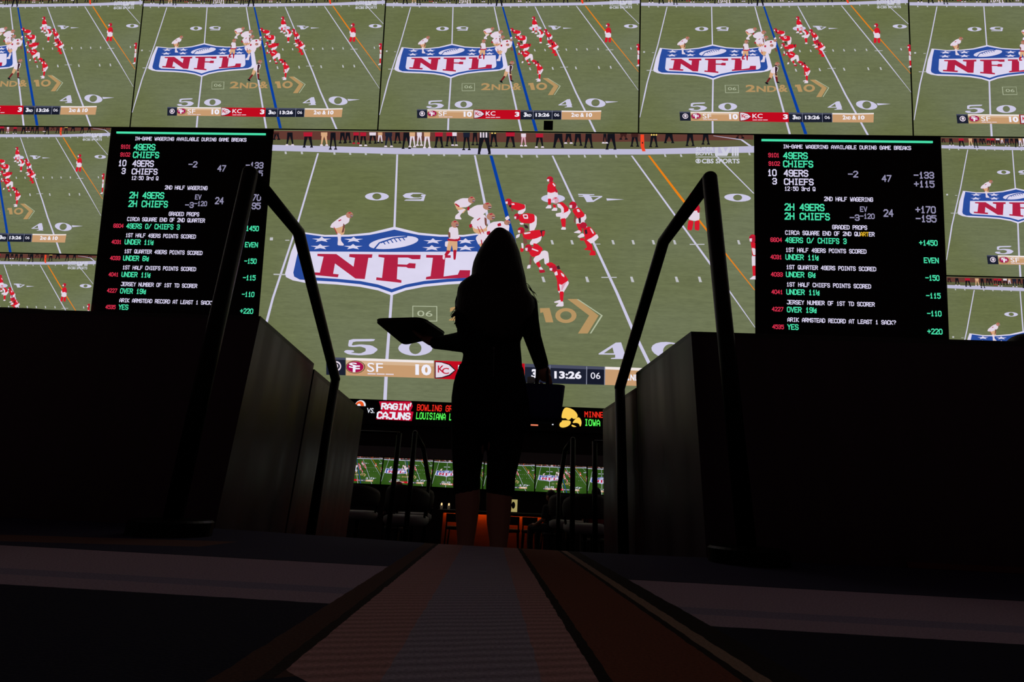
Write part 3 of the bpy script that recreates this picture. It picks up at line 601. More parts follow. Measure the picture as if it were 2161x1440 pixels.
(8,'pgold',[4378,3592,4587,3567,4635,3602,4651,3791,4633,3844,4534,3899,4491,3897,4394,3832,4368,3785,4339,3630]),
(8,'wht',[4312,3418,4406,3214,4451,3168,4565,3157,4600,3198,4647,3405,4649,3486,4615,3660,4575,3699,4418,3705,4371,3669,4305,3499]),
(9,'redd',[4282,3548,4325,3522,4334,3537,4331,3630,4323,3654,4293,3669,4285,3654,4275,3571]),
(9,'redd',[4441,3607,4453,3607,4467,3650,4521,3855,4530,3899,4519,3900,4505,3856,4450,3651]),
(9,'redd',[4494,3593,4505,3592,4521,3634,4583,3828,4593,3870,4582,3870,4566,3829,4505,3634]),
(9,'hel9',[4801,3236,4799,3267,4797,3279,4789,3306,4784,3317,4771,3339,4765,3346,4748,3361,4740,3365,4722,3370,4714,3371,4695,3367,4687,3363,4670,3350,4663,3343,4649,3322,4644,3311,4635,3285,4632,3273,4628,3243,4628,3230,4630,3200,4632,3187,4641,3160,4645,3149,4658,3128,4664,3120,4681,3105,4689,3101,4707,3096,4716,3095,4735,3100,4742,3103,4760,3116,4766,3124,4780,3145,4785,3155,4795,3182,4797,3194,4801,3224]),
(10,'redd',[4670,3142,4731,3111,4755,3143,4705,3172]),
(10,'msk',[4734,3226,4794,3230,4791,3323,4740,3337]),
(11,'wht',[4743,3267,4793,3267,4794,3286,4743,3288]),
(9,'skin',[4586,3262,4621,3295,4630,3347,4639,3554,4634,3591,4605,3558,4595,3506,4581,3299]),
(9,'redd',[4438,3349,4483,3291,4494,3284,4502,3304,4494,3322,4450,3386,4439,3394,4430,3367]),
(8,'wht',[4652,3592,4726,3461,4774,3426,4925,3393,4979,3407,5080,3507,5100,3569,5093,3759,5073,3818,4988,3908,4922,3921,4703,3895,4653,3849,4640,3660]),
(9,'hel9',[5117,3444,5115,3465,5113,3474,5107,3493,5104,3501,5094,3516,5089,3522,5077,3532,5071,3535,5057,3539,5051,3539,5037,3537,5031,3534,5018,3525,5013,3519,5003,3505,4999,3497,4992,3478,4990,3470,4987,3448,4987,3439,4989,3418,4991,3409,4997,3390,5000,3382,5010,3367,5015,3361,5027,3351,5033,3348,5047,3344,5053,3344,5067,3346,5073,3349,5086,3358,5091,3364,5101,3378,5105,3386,5112,3405,5114,3413,5116,3435]),
(10,'redd',[5018,3377,5065,3355,5082,3377,5045,3398]),
(10,'msk',[5066,3437,5111,3439,5108,3505,5071,3516]),
(11,'wht',[5073,3465,5110,3466,5111,3479,5073,3480]),
(9,'redd',[4860,3495,4907,3459,4920,3468,4935,3547,4927,3570,4876,3596,4863,3587,4852,3518]),
(9,'wht',[5009,3265,5057,3194,5073,3194,5097,3262,5093,3292,5053,3362,5038,3363,5006,3295]),
(8,'pgold',[4486,4085,4620,4131,4641,4182,4601,4372,4579,4399,4513,4333,4492,4282,4463,4112]),
(8,'wht',[4430,4004,4507,3856,4559,3810,4729,3741,4798,3727,4950,3728,5000,3752,5078,3862,5075,3909,4982,4015,4920,4055,4722,4131,4651,4171,4515,4279,4475,4263,4424,4075]),
(9,'redd',[4650,3790,4702,3771,4713,3789,4710,3893,4700,3915,4656,3917,4645,3899,4640,3813]),
(9,'hel9',[4991,3791,4989,3813,4987,3821,4981,3841,4977,3848,4967,3864,4961,3870,4948,3880,4942,3883,4926,3887,4920,3887,4905,3884,4898,3882,4884,3873,4879,3867,4868,3853,4864,3845,4856,3826,4854,3818,4851,3797,4851,3788,4853,3766,4855,3757,4861,3738,4865,3730,4876,3715,4881,3709,4894,3699,4901,3696,4916,3692,4922,3692,4938,3695,4944,3697,4958,3706,4963,3712,4974,3726,4978,3734,4986,3752,4988,3761,4991,3782]),
(10,'redd',[4885,3725,4935,3703,4954,3725,4914,3746]),
(10,'msk',[4937,3784,4985,3787,4982,3853,4942,3863]),
(11,'wht',[4944,3813,4985,3813,4985,3827,4944,3828]),
(9,'redd',[4529,4096,4544,4096,4552,4139,4576,4345,4578,4389,4563,4389,4554,4345,4530,4140]),
(8,'pgold',[4520,4239,4692,4219,4722,4255,4693,4439,4676,4486,4628,4523,4606,4512,4549,4420,4529,4377,4491,4267]),
(8,'wht',[4615,4535,4685,4535,4695,4570,4669,4735,4663,4802,4658,4949,4635,4981,4530,4982,4510,4962,4519,4870,4530,4843,4568,4806,4580,4758,4596,4575]),
(7,'wht',[4702,3916,4865,3878,4902,3910,4910,4094,4904,4173,4865,4357,4844,4380,4787,4307,4769,4315,4740,4426,4725,4402,4688,4182,4678,4103,4670,3956]),
(9,'skin',[5038,3983,5086,3983,5104,4014,5141,4161,5137,4200,5079,4237,5061,4206,5034,4022]),
(8,'pgold',[3879,4132,4017,4126,4048,4184,4055,4459,4044,4524,3983,4550,3965,4518,3941,4340,3932,4343,3912,4532,3897,4566,3844,4534,3836,4468,3847,4192]),
(8,'wht',[3875,3670,3929,3634,3956,3633,4028,3665,4047,3708,4063,3881,4061,3949,4034,4095,4003,4123,3888,4107,3863,4039,3863,3742]),
(9,'redd',[3868,4087,3993,4106,4032,4090,4087,3995,4100,3998,4107,4108,4097,4140,4047,4176,4007,4181,3873,4169,3844,4154,3842,4096]),
(8,'redd',[3854,4521,3914,4536,3914,4569,3857,4708,3834,4754,3784,4824,3775,4825,3778,4756,3789,4708,3832,4551]),
(8,'redd',[3981,4501,4031,4499,4039,4553,4031,4807,4022,4861,3992,4863,3983,4809,3973,4555]),
(9,'wht',[3807,4195,3855,4182,3862,4214,3847,4373,3836,4401,3803,4375,3796,4344,3797,4223]),
(9,'wht',[3770,4697,3804,4702,3810,4729,3802,4849,3794,4870,3767,4847,3761,4820,3762,4717]),
(9,'skin',[3858,3831,3889,3858,3896,3893,3900,4031,3894,4060,3864,4054,3856,4019,3852,3860]),
(9,'hel9',[4062,3542,4060,3572,4058,3584,4050,3611,4046,3622,4035,3644,4029,3652,4014,3666,4007,3670,3990,3676,3983,3676,3965,3672,3958,3668,3942,3655,3936,3648,3923,3627,3919,3616,3910,3590,3907,3578,3904,3548,3904,3535,3906,3505,3907,3492,3915,3465,3919,3454,3930,3433,3936,3425,3951,3410,3958,3406,3975,3401,3983,3401,4000,3405,4007,3408,4023,3422,4029,3429,4042,3450,4047,3460,4055,3487,4058,3499,4061,3529]),
(10,'redd',[3941,3447,3997,3416,4019,3448,3974,3477]),
(10,'msk',[4000,3531,4055,3536,4052,3629,4007,3643]),
(11,'wht',[4008,3572,4054,3573,4055,3591,4009,3593]),
(9,'wht',[4044,3920,4085,4022,4086,4053,4049,4096,4035,4096,4007,4056,4006,4025,4030,3920]),
(8,'pgold',[4887,5634,5001,5651,5007,5729,4920,6077,4887,6140,4820,6086,4815,6008,4854,5697]),
(8,'pgold',[5008,5663,5084,5699,5104,5761,5122,6016,5113,6071,5056,6071,5036,6009,5000,5718]),
(8,'wht',[4877,5558,4935,5393,4965,5342,5051,5268,5084,5267,5150,5340,5158,5403,5128,5622,5101,5689,5006,5781,4969,5789,4893,5735,4875,5704,4866,5613]),
(9,'drk',[5050,5280,5126,5353,5134,5423,5094,5679,5090,5765,5108,5911,5101,5942,5054,5943,5042,5896,5034,5677,5032,5575,5034,5320]),
(8,'maroon',[4830,6061,4883,6086,4875,6145,4782,6393,4752,6439,4705,6403,4714,6344,4800,6107]),
(8,'maroon',[5046,6005,5109,6004,5125,6067,5136,6357,5130,6420,5088,6420,5072,6358,5040,6068]),
(8,'blk',[4663,6416,4730,6397,4752,6420,4789,6546,4783,6570,4717,6553,4694,6529,4657,6439]),
(8,'blk',[5084,6391,5131,6372,5156,6384,5222,6456,5215,6470,5121,6464,5096,6452,5078,6405]),
(9,'hel9',[5209,5134,5205,5166,5203,5179,5193,5207,5188,5218,5174,5241,5167,5249,5149,5264,5141,5268,5121,5273,5112,5273,5092,5268,5084,5264,5066,5250,5059,5242,5045,5219,5040,5208,5031,5180,5028,5167,5025,5135,5025,5122,5029,5090,5031,5077,5041,5049,5046,5038,5060,5015,5067,5007,5085,4992,5094,4988,5114,4983,5122,4983,5142,4987,5150,4992,5168,5006,5175,5014,5189,5036,5194,5047,5203,5076,5206,5089,5209,5120]),
(10,'redd',[5072,5030,5138,5000,5163,5033,5109,5063]),
(10,'msk',[5138,5121,5201,5127,5195,5225,5141,5239]),
(11,'wht',[5146,5164,5199,5166,5199,5186,5146,5186]),
(9,'drk',[5037,5188,5103,5205,5115,5221,5106,5276,5089,5284,5023,5266,5011,5251,5021,5196]),
(8,'wht',[5282,2986,5384,2765,5408,2755,5419,2928,5412,2987,5366,3090,5344,3112,5283,3114,5269,3102,5262,3045]),
(8,'red',[5132,2670,5228,2687,5271,2702,5380,2757,5404,2789,5406,2884,5387,2917,5296,2978,5253,2977,5140,2908,5107,2881,5067,2825,5066,2791,5103,2688]),
(7,'skin',[5114,2847,5162,2889,5172,2917,5171,3003,5164,3019,5135,3006,5125,2978,5107,2863]),
(9,'wht',[5130,2726,5169,2716,5180,2723,5192,2766,5186,2777,5145,2784,5134,2777,5124,2737]),
(9,'redd',[5131,2662,5129,2687,5127,2697,5121,2720,5117,2729,5107,2747,5102,2754,5089,2766,5083,2769,5069,2774,5062,2774,5048,2770,5041,2767,5028,2756,5023,2750,5012,2732,5008,2724,5001,2701,4998,2691,4996,2666,4995,2656,4997,2630,4999,2620,5005,2597,5009,2588,5019,2570,5024,2564,5037,2552,5043,2548,5058,2544,5064,2543,5079,2547,5085,2550,5098,2561,5103,2567,5114,2585,5118,2594,5126,2616,5128,2626,5131,2651]),
(10,'red',[5028,2582,5076,2557,5095,2583,5056,2607]),
(10,'wht',[5048,2654,5001,2661,5007,2738,5047,2747]),
(11,'wht',[5042,2688,5003,2692,5003,2707,5043,2706]),
(10,'drk',[5081,2787,5121,2772,5129,2786,5127,2867,5120,2882,5088,2875,5080,2861,5074,2803]),
(8,'wht',[5516,3405,5570,3159,5593,3121,5646,3191,5656,3255,5653,3485,5642,3571,5598,3745,5578,3782,5528,3784,5515,3736,5506,3507]),
(8,'red',[5342,3113,5436,3081,5478,3079,5581,3104,5605,3150,5613,3336,5602,3389,5544,3448,5504,3459,5378,3449,5340,3429,5291,3345,5287,3296,5315,3151]),
(9,'wht',[5374,3126,5445,3123,5464,3147,5478,3262,5468,3287,5405,3289,5386,3265,5364,3151]),
(10,'redd',[5398,3167,5441,3165,5450,3176,5451,3228,5444,3239,5407,3240,5398,3230,5391,3178]),
(9,'redd',[5305,3216,5303,3241,5302,3251,5296,3274,5293,3283,5284,3301,5280,3307,5269,3319,5264,3322,5251,3327,5246,3327,5233,3324,5228,3320,5216,3309,5212,3303,5202,3286,5199,3277,5192,3255,5191,3245,5188,3220,5188,3209,5189,3184,5191,3174,5196,3152,5199,3143,5208,3125,5212,3118,5223,3106,5229,3103,5241,3098,5247,3098,5259,3102,5265,3105,5276,3116,5281,3122,5290,3140,5294,3148,5300,3170,5302,3180,5304,3205]),
(10,'red',[5216,3137,5257,3111,5274,3138,5240,3161]),
(10,'wht',[5233,3208,5193,3215,5198,3292,5232,3301]),
(11,'wht',[5228,3242,5194,3245,5195,3261,5229,3260]),
(7,'drk',[5399,3497,5454,3524,5471,3548,5491,3633,5485,3649,5434,3636,5418,3612,5392,3513]),
(9,'wht',[5313,3445,5373,3443,5386,3452,5390,3495,5382,3506,5340,3513,5326,3504,5304,3456]),
(8,'wht',[5535,4148,5587,4003,5625,3956,5749,3880,5771,3897,5750,4055,5733,4108,5672,4195,5642,4221,5564,4253,5544,4247,5527,4191]),
(8,'red',[5398,3807,5538,3730,5593,3710,5711,3691,5745,3717,5786,3858,5772,3908,5664,3998,5617,4024,5508,4057,5471,4052,5407,3998,5389,3962,5371,3848]),
(9,'wht',[5422,3805,5516,3781,5535,3783,5533,3818,5514,3832,5432,3864,5412,3862,5403,3819]),
(9,'redd',[5414,3725,5412,3752,5411,3763,5404,3787,5400,3796,5389,3816,5384,3822,5370,3835,5364,3839,5349,3844,5342,3844,5326,3840,5320,3837,5306,3826,5300,3819,5288,3800,5284,3791,5277,3768,5274,3757,5271,3731,5271,3719,5273,3693,5275,3682,5282,3657,5285,3648,5296,3629,5302,3622,5315,3609,5322,3605,5337,3600,5344,3600,5359,3604,5366,3607,5380,3619,5386,3625,5397,3644,5401,3653,5409,3677,5411,3687,5414,3714]),
(10,'red',[5306,3641,5357,3614,5377,3642,5335,3668]),
(10,'wht',[5327,3717,5277,3725,5283,3807,5325,3816]),
(11,'wht',[5321,3754,5279,3757,5280,3774,5321,3772]),
(9,'drk',[5734,3712,5813,3695,5829,3715,5826,3830,5817,3873,5780,3960,5769,3954,5754,3841,5746,3801,5723,3731]),
(10,'red',[5775,3737,5822,3724,5829,3750,5816,3885,5808,3918,5785,3939,5778,3913,5768,3771]),
(7,'skin',[5388,3967,5444,3994,5460,4030,5478,4172,5470,4206,5415,4222,5400,4186,5380,4001]),
(9,'wht',[5258,3896,5312,3851,5322,3859,5312,3946,5301,3974,5254,4018,5244,4009,5246,3924]),
(9,'wht',[5360,4187,5392,4200,5400,4230,5405,4358,5401,4386,5374,4387,5366,4357,5355,4215]),
(8,'red',[5608,4190,5663,4202,5692,4228,5772,4339,5789,4376,5787,4439,5774,4457,5715,4483,5689,4464,5624,4353,5608,4308,5598,4209]),
(8,'wht',[5617,4752,5680,4594,5713,4541,5805,4452,5837,4441,5892,4481,5908,4541,5928,4781,5927,4854,5902,4954,5888,4970,5847,4943,5836,4904,5827,4749,5810,4735,5736,4823,5711,4857,5665,4930,5647,4922,5611,4810]),
(9,'red',[5524,4379,5601,4305,5641,4312,5753,4421,5771,4469,5741,4584,5715,4623,5622,4692,5592,4691,5544,4613,5530,4566,5511,4425]),
(10,'wht',[5584,4375,5687,4442,5708,4463,5701,4491,5677,4484,5574,4423,5554,4403,5561,4368]),
(10,'redd',[5575,4375,5573,4405,5571,4417,5565,4444,5561,4455,5550,4476,5545,4484,5531,4498,5525,4503,5510,4508,5503,4508,5487,4504,5481,4501,5467,4487,5461,4480,5450,4459,5446,4449,5438,4422,5436,4410,5433,4381,5432,4368,5434,4338,5436,4326,5443,4298,5446,4288,5457,4266,5462,4258,5476,4244,5482,4240,5498,4234,5504,4234,5520,4238,5526,4242,5541,4255,5546,4262,5558,4283,5562,4293,5569,4320,5572,4332,5575,4362]),
(11,'red',[5467,4280,5517,4250,5537,4281,5496,4310]),
(11,'wht',[5488,4366,5438,4374,5445,4466,5486,4477]),
(12,'wht',[5482,4407,5440,4411,5441,4429,5482,4428]),
(8,'skin',[5546,4642,5578,4655,5582,4710,5571,4951,5563,5003,5538,5004,5534,4949,5538,4694]),
(8,'wht',[5508,4995,5550,4979,5558,4995,5557,5085,5546,5109,5496,5128,5488,5112,5497,5019]),
(8,'red',[5669,4907,5718,4848,5734,4866,5760,5006,5760,5045,5735,5088,5719,5071,5670,4946]),
(8,'wht',[5731,5075,5765,5045,5779,5056,5815,5139,5812,5159,5762,5167,5748,5155,5728,5094]),
(9,'redd',[5743,5156,5821,5147,5841,5160,5854,5230,5841,5250,5763,5273,5744,5260,5730,5176]),
(7,'red',[5346,4370,5396,4368,5407,4387,5405,4478,5397,4502,5358,4520,5347,4501,5338,4394]),
(8,'red',[5874,4921,5951,4875,5985,4883,6064,4964,6061,4994,5969,5055,5935,5047,5871,4951]),
(8,'wht',[6146,5657,6284,5538,6318,5528,6339,5597,6329,5660,6258,5887,6241,5942,6234,5970,6217,5977,6148,5980,6130,5936,6119,5727]),
(9,'red',[6036,5183,6129,5122,6167,5148,6255,5326,6283,5387,6323,5492,6312,5540,6221,5662,6192,5683,6148,5657,6144,5690,6167,5871,6164,5910,6125,5911,6114,5849,6102,5556,6087,5448,6029,5240]),
(10,'wht',[6047,5237,6085,5193,6096,5206,6111,5309,6105,5335,6065,5354,6054,5341,6042,5263]),
(10,'wht',[6177,5246,6224,5300,6237,5326,6245,5396,6239,5402,6199,5362,6187,5335,6171,5252]),
(10,'redd',[6094,5092,6092,5118,6089,5129,6082,5152,6078,5162,6066,5181,6060,5188,6044,5200,6037,5204,6020,5209,6013,5209,5995,5206,5988,5203,5972,5192,5966,5185,5954,5167,5949,5158,5941,5135,5938,5125,5935,5099,5935,5087,5937,5061,5939,5051,5947,5027,5951,5017,5963,4998,5969,4991,5985,4979,5992,4975,6009,4970,6016,4970,6034,4973,6041,4976,6057,4987,6063,4994,6075,5012,6080,5021,6088,5044,6091,5054,6094,5080]),
(11,'red',[5974,5010,6031,4983,6053,5010,6006,5036]),
(11,'wht',[5997,5085,5942,5093,5948,5173,5995,5182]),
(12,'wht',[5990,5121,5944,5125,5944,5141,5990,5139]),
(9,'drk',[6073,5037,6116,4979,6130,4987,6157,5085,6155,5109,6118,5125,6103,5116,6071,5062]),
(8,'red',[6167,5921,6229,5918,6240,5974,6232,6239,6222,6294,6183,6282,6171,6225,6157,5975]),
(8,'wht',[6072,6289,6164,6229,6184,6234,6185,6317,6167,6336,6082,6340,6062,6335,6054,6308]),
(9,'wht',[6091,6442,6162,6314,6186,6286,6228,6284,6238,6310,6245,6435,6221,6463,6102,6469]),
(10,'pnk',[6210,5664,6278,5577,6281,5606,6222,5833,6206,5882,6191,5882,6189,5853,6194,5712]),
(8,'wht',[5881,2252,6015,2233,6049,2254,6075,2369,6064,2416,5986,2519,5953,2542,5874,2545,5857,2502,5853,2299]),
(9,'red',[5864,1977,5926,1873,5951,1873,6008,1973,6019,2035,6014,2223,6000,2270,5937,2301,5912,2302,5858,2275,5847,2228,5850,2040]),
(10,'wht',[5970,1942,6007,2013,6012,2035,5996,2065,5986,2055,5955,1984,5951,1962,5960,1933]),
(9,'redd',[6004,2073,6050,2202,6060,2239,6059,2282,6051,2290,6018,2282,6008,2245,5996,2080]),
(9,'redd',[5964,1799,5962,1823,5960,1833,5954,1855,5950,1863,5940,1881,5935,1887,5922,1899,5916,1902,5902,1907,5895,1907,5881,1903,5875,1900,5861,1890,5856,1884,5845,1866,5841,1858,5834,1836,5832,1827,5829,1802,5829,1792,5831,1768,5833,1758,5839,1736,5843,1727,5853,1709,5858,1703,5871,1692,5877,1688,5892,1684,5898,1684,5913,1687,5919,1690,5932,1701,5937,1707,5948,1724,5952,1732,5959,1754,5961,1764,5964,1788]),
(10,'red',[5862,1721,5910,1697,5929,1722,5890,1745]),
(10,'wht',[5881,1791,5835,1797,5840,1872,5880,1881]),
(11,'wht',[5876,1824,5837,1827,5837,1842,5876,1841]),
(8,'red',[5875,2518,5922,2522,5932,2555,5932,2709,5923,2742,5882,2743,5872,2709,5866,2551]),
(8,'wht',[5824,2868,5862,2780,5880,2761,5927,2760,5939,2778,5943,2864,5925,2883,5835,2886]),
(8,'wht',[6153,2988,6277,2898,6310,2896,6339,2982,6331,3037,6267,3212,6234,3258,6149,3298,6130,3262,6127,3052]),
(9,'red',[6056,2715,6141,2640,6180,2660,6277,2829,6296,2881,6289,2953,6270,2985,6185,3060,6161,3042,6135,2885,6116,2833,6051,2749]),
(10,'wht',[6063,2708,6102,2706,6123,2727,6179,2826,6193,2878,6200,3022,6193,3050,6157,3036,6147,3012,6138,2912,6126,2881,6078,2840,6066,2813,6056,2726]),
(9,'pnk',[6089,2583,6087,2609,6085,2620,6079,2645,6076,2654,6065,2674,6061,2681,6048,2693,6042,2697,6027,2702,6021,2702,6006,2698,6000,2695,5987,2683,5982,2676,5971,2658,5967,2648,5960,2625,5958,2614,5955,2587,5955,2576,5957,2549,5959,2538,5965,2513,5968,2504,5979,2484,5984,2478,5997,2465,6002,2461,6017,2456,6023,2456,6038,2460,6044,2463,6057,2475,6062,2482,6073,2501,6077,2510,6084,2534,6086,2545,6089,2571]),
(10,'red',[5988,2497,6035,2470,6054,2498,6015,2524]),
(10,'wht',[6007,2574,5961,2581,5966,2664,6006,2674]),
(11,'wht',[6001,2611,5962,2614,5963,2631,6002,2629]),
(8,'wht',[6048,3063,6126,3031,6143,3049,6142,3164,6127,3188,6059,3185,6043,3167,6034,3087]),
(8,'red',[6151,3252,6225,3235,6241,3283,6240,3527,6230,3579,6183,3581,6167,3532,6140,3304]),
(8,'wht',[6149,3644,6168,3572,6183,3560,6235,3572,6247,3588,6247,3651,6232,3664,6160,3661]),
(8,'wht',[5947,2946,5993,2849,6012,2835,6055,2862,6064,2883,6061,2955,6043,2970,5956,2967]),
(8,'red',[5979,2726,6026,2753,6036,2774,6034,2846,6026,2859,5989,2846,5980,2824,5970,2738]),
(8,'wht',[6474,3209,6608,3075,6640,3074,6657,3202,6646,3261,6578,3406,6547,3441,6469,3458,6451,3428,6446,3271]),
(9,'red',[6381,2921,6474,2832,6513,2852,6601,3035,6619,3087,6612,3144,6592,3173,6507,3247,6479,3239,6430,3126,6411,3078,6370,2964]),
(10,'wht',[6458,2906,6489,2890,6501,2902,6526,2973,6523,2992,6487,3007,6476,2996,6456,2924]),
(8,'skin',[6419,3083,6445,3097,6449,3146,6441,3361,6434,3404,6409,3390,6405,3341,6411,3126]),
(9,'redd',[6453,2755,6451,2785,6449,2798,6442,2825,6438,2836,6426,2858,6421,2866,6406,2880,6399,2884,6383,2890,6376,2890,6359,2886,6353,2882,6338,2868,6332,2861,6320,2840,6315,2830,6307,2803,6305,2790,6302,2760,6302,2747,6304,2717,6306,2704,6313,2677,6317,2666,6329,2644,6334,2636,6349,2622,6356,2618,6372,2612,6379,2612,6396,2617,6402,2620,6417,2634,6423,2641,6435,2662,6440,2673,6448,2700,6450,2712,6453,2742]),
(10,'red',[6339,2659,6393,2628,6414,2660,6370,2689]),
(10,'wht',[6360,2745,6308,2753,6314,2847,6359,2858]),
(11,'wht',[6354,2787,6310,2791,6310,2810,6354,2808]),
(9,'drk',[6500,3227,6534,3197,6542,3221,6547,3364,6543,3398,6517,3413,6508,3389,6496,3261]),
(8,'red',[6465,3426,6531,3424,6550,3469,6576,3682,6574,3731,6535,3746,6515,3701,6462,3475]),
(8,'wht',[6413,3750,6490,3679,6513,3669,6545,3697,6550,3716,6543,3779,6520,3788,6418,3769]),
(8,'wht',[6678,4034,6839,3829,6880,3806,6909,3904,6899,3953,6826,4083,6799,4121,6745,4166,6720,4160,6657,4092]),
(9,'red',[6613,3604,6705,3529,6746,3555,6845,3750,6853,3814,6789,3916,6755,3954,6663,4028,6639,4011,6622,3855,6614,3792,6597,3650]),
(10,'wht',[6735,3591,6766,3618,6780,3648,6813,3760,6815,3785,6791,3786,6778,3756,6737,3615]),
(10,'drk',[6628,3661,6659,3631,6669,3649,6686,3762,6683,3793,6649,3822,6639,3805,6625,3691]),
(9,'redd',[6670,3496,6668,3522,6666,3533,6659,3557,6655,3566,6644,3586,6639,3593,6625,3605,6619,3609,6604,3614,6597,3614,6582,3610,6576,3607,6561,3595,6556,3589,6545,3570,6541,3561,6533,3538,6531,3527,6528,3501,6528,3489,6530,3463,6532,3452,6539,3428,6543,3419,6553,3399,6559,3392,6572,3380,6579,3376,6594,3371,6601,3371,6616,3375,6623,3378,6637,3390,6642,3396,6653,3415,6657,3424,6665,3447,6667,3458,6670,3484]),
(8,'red',[6612,3982,6675,4037,6703,4072,6775,4182,6792,4239,6802,4394,6795,4425,6756,4412,6728,4405,6635,4380,6626,4362,6680,4304,6677,4243,6612,4019]),
(8,'wht',[6493,3888,6554,3794,6577,3780,6624,3806,6633,3826,6626,3888,6610,3910,6540,3950,6518,3951,6487,3915]),
(8,'red',[6548,3962,6611,3959,6622,3972,6615,4035,6603,4049,6554,4051,6542,4038,6536,3976]),
(8,'red',[6734,4553,6763,4416,6781,4391,6836,4412,6850,4441,6862,4559,6844,4584,6748,4583]),
(8,'wht',[8729,2867,8876,2836,8909,2885,8914,3141,8901,3204,8831,3241,8798,3241,8711,3205,8693,3149,8696,2922]),
(9,'red',[8710,2589,8793,2485,8822,2478,8878,2552,8892,2609,8905,2805,8879,2855,8743,2892,8711,2857,8695,2655]),
(9,'redd',[8876,2596,8914,2731,8920,2790,8908,2931,8899,2954,8868,2924,8863,2865,8866,2620]),
(9,'redd',[8857,2328,8854,2357,8852,2368,8844,2394,8839,2404,8827,2424,8821,2431,8806,2444,8800,2448,8783,2453,8776,2453,8760,2448,8753,2444,8738,2431,8733,2424,8721,2404,8717,2394,8710,2368,8708,2357,8706,2328,8706,2316,8709,2288,8711,2276,8719,2250,8724,2240,8736,2220,8742,2213,8757,2200,8763,2196,8780,2191,8787,2191,8803,2196,8810,2200,8825,2213,8830,2220,8842,2240,8846,2250,8853,2276,8855,2287,8857,2316]),
(10,'red',[8741,2223,8802,2193,8825,2227,8775,2256]),
(10,'wht',[8763,2316,8704,2322,8708,2421,8757,2434]),
(11,'wht',[8754,2359,8705,2362,8704,2381,8754,2381]),
(8,'red',[8708,3220,8782,3244,8793,3302,8767,3546,8748,3594,8682,3576,8672,3519,8688,3268]),
(8,'red',[8831,3244,8900,3219,8914,3271,8910,3540,8895,3594,8830,3576,8816,3523,8816,3298]),
(9,'wht',[8671,2764,8708,2783,8716,2817,8714,2957,8706,2984,8675,2965,8668,2931,8664,2791]),
(8,'wht',[9945,4447,10000,4427,10000,4491,10000,4807,10000,4873,9949,4866,9934,4802,9931,4513]),
(9,'red',[9927,3982,10000,3996,10000,4070,10000,4404,10000,4476,9956,4479,9940,4429,9926,4196,9921,4121,9911,4005]),
(10,'wht',[9937,4185,9991,4199,10000,4238,10000,4405,9995,4441,9964,4442,9953,4404,9930,4221]),
(9,'redd',[10000,3849,10000,3883,10000,3896,10000,3926,10000,3938,9997,3962,9991,3971,9977,3987,9971,3991,9955,3997,9948,3997,9933,3993,9926,3989,9912,3974,9907,3966,9896,3943,9892,3931,9885,3902,9883,3888,9880,3855,9880,3841,9883,3808,9885,3794,9892,3764,9896,3752,9908,3728,9913,3719,9927,3703,9934,3699,9949,3693,9956,3693,9972,3697,9978,3702,9992,3716,9997,3724,10000,3748,10000,3759,10000,3789,10000,3802,10000,3835]),
(10,'red',[9917,3744,9969,3710,9988,3745,9946,3777]),
(10,'wht',[9936,3839,9886,3848,9890,3950,9932,3962]),
(11,'wht',[9929,3884,9887,3889,9887,3909,9929,3908]),
(8,'red',[9952,4819,10000,4817,10000,4877,10000,5162,10000,5224,9964,5226,9951,5166,9941,4881]),
(8,'wht',[9889,5297,9943,5205,9966,5185,10000,5182,10000,5201,10000,5290,10000,5310,9900,5315])]
FIELD_TEXT = [(4,'b06','06',0,(3294, 6757, 3604, 6754, 3300, 6963)),
(4,'gold','2',0.03,(3952, 6574, 4317, 6570, 3951, 7085)),
(4,'gold','ND',0.03,(4358, 6653, 5091, 6644, 4356, 7079)),
(4,'gold','&',0.03,(5164, 6550, 5514, 6546, 5161, 7068))]
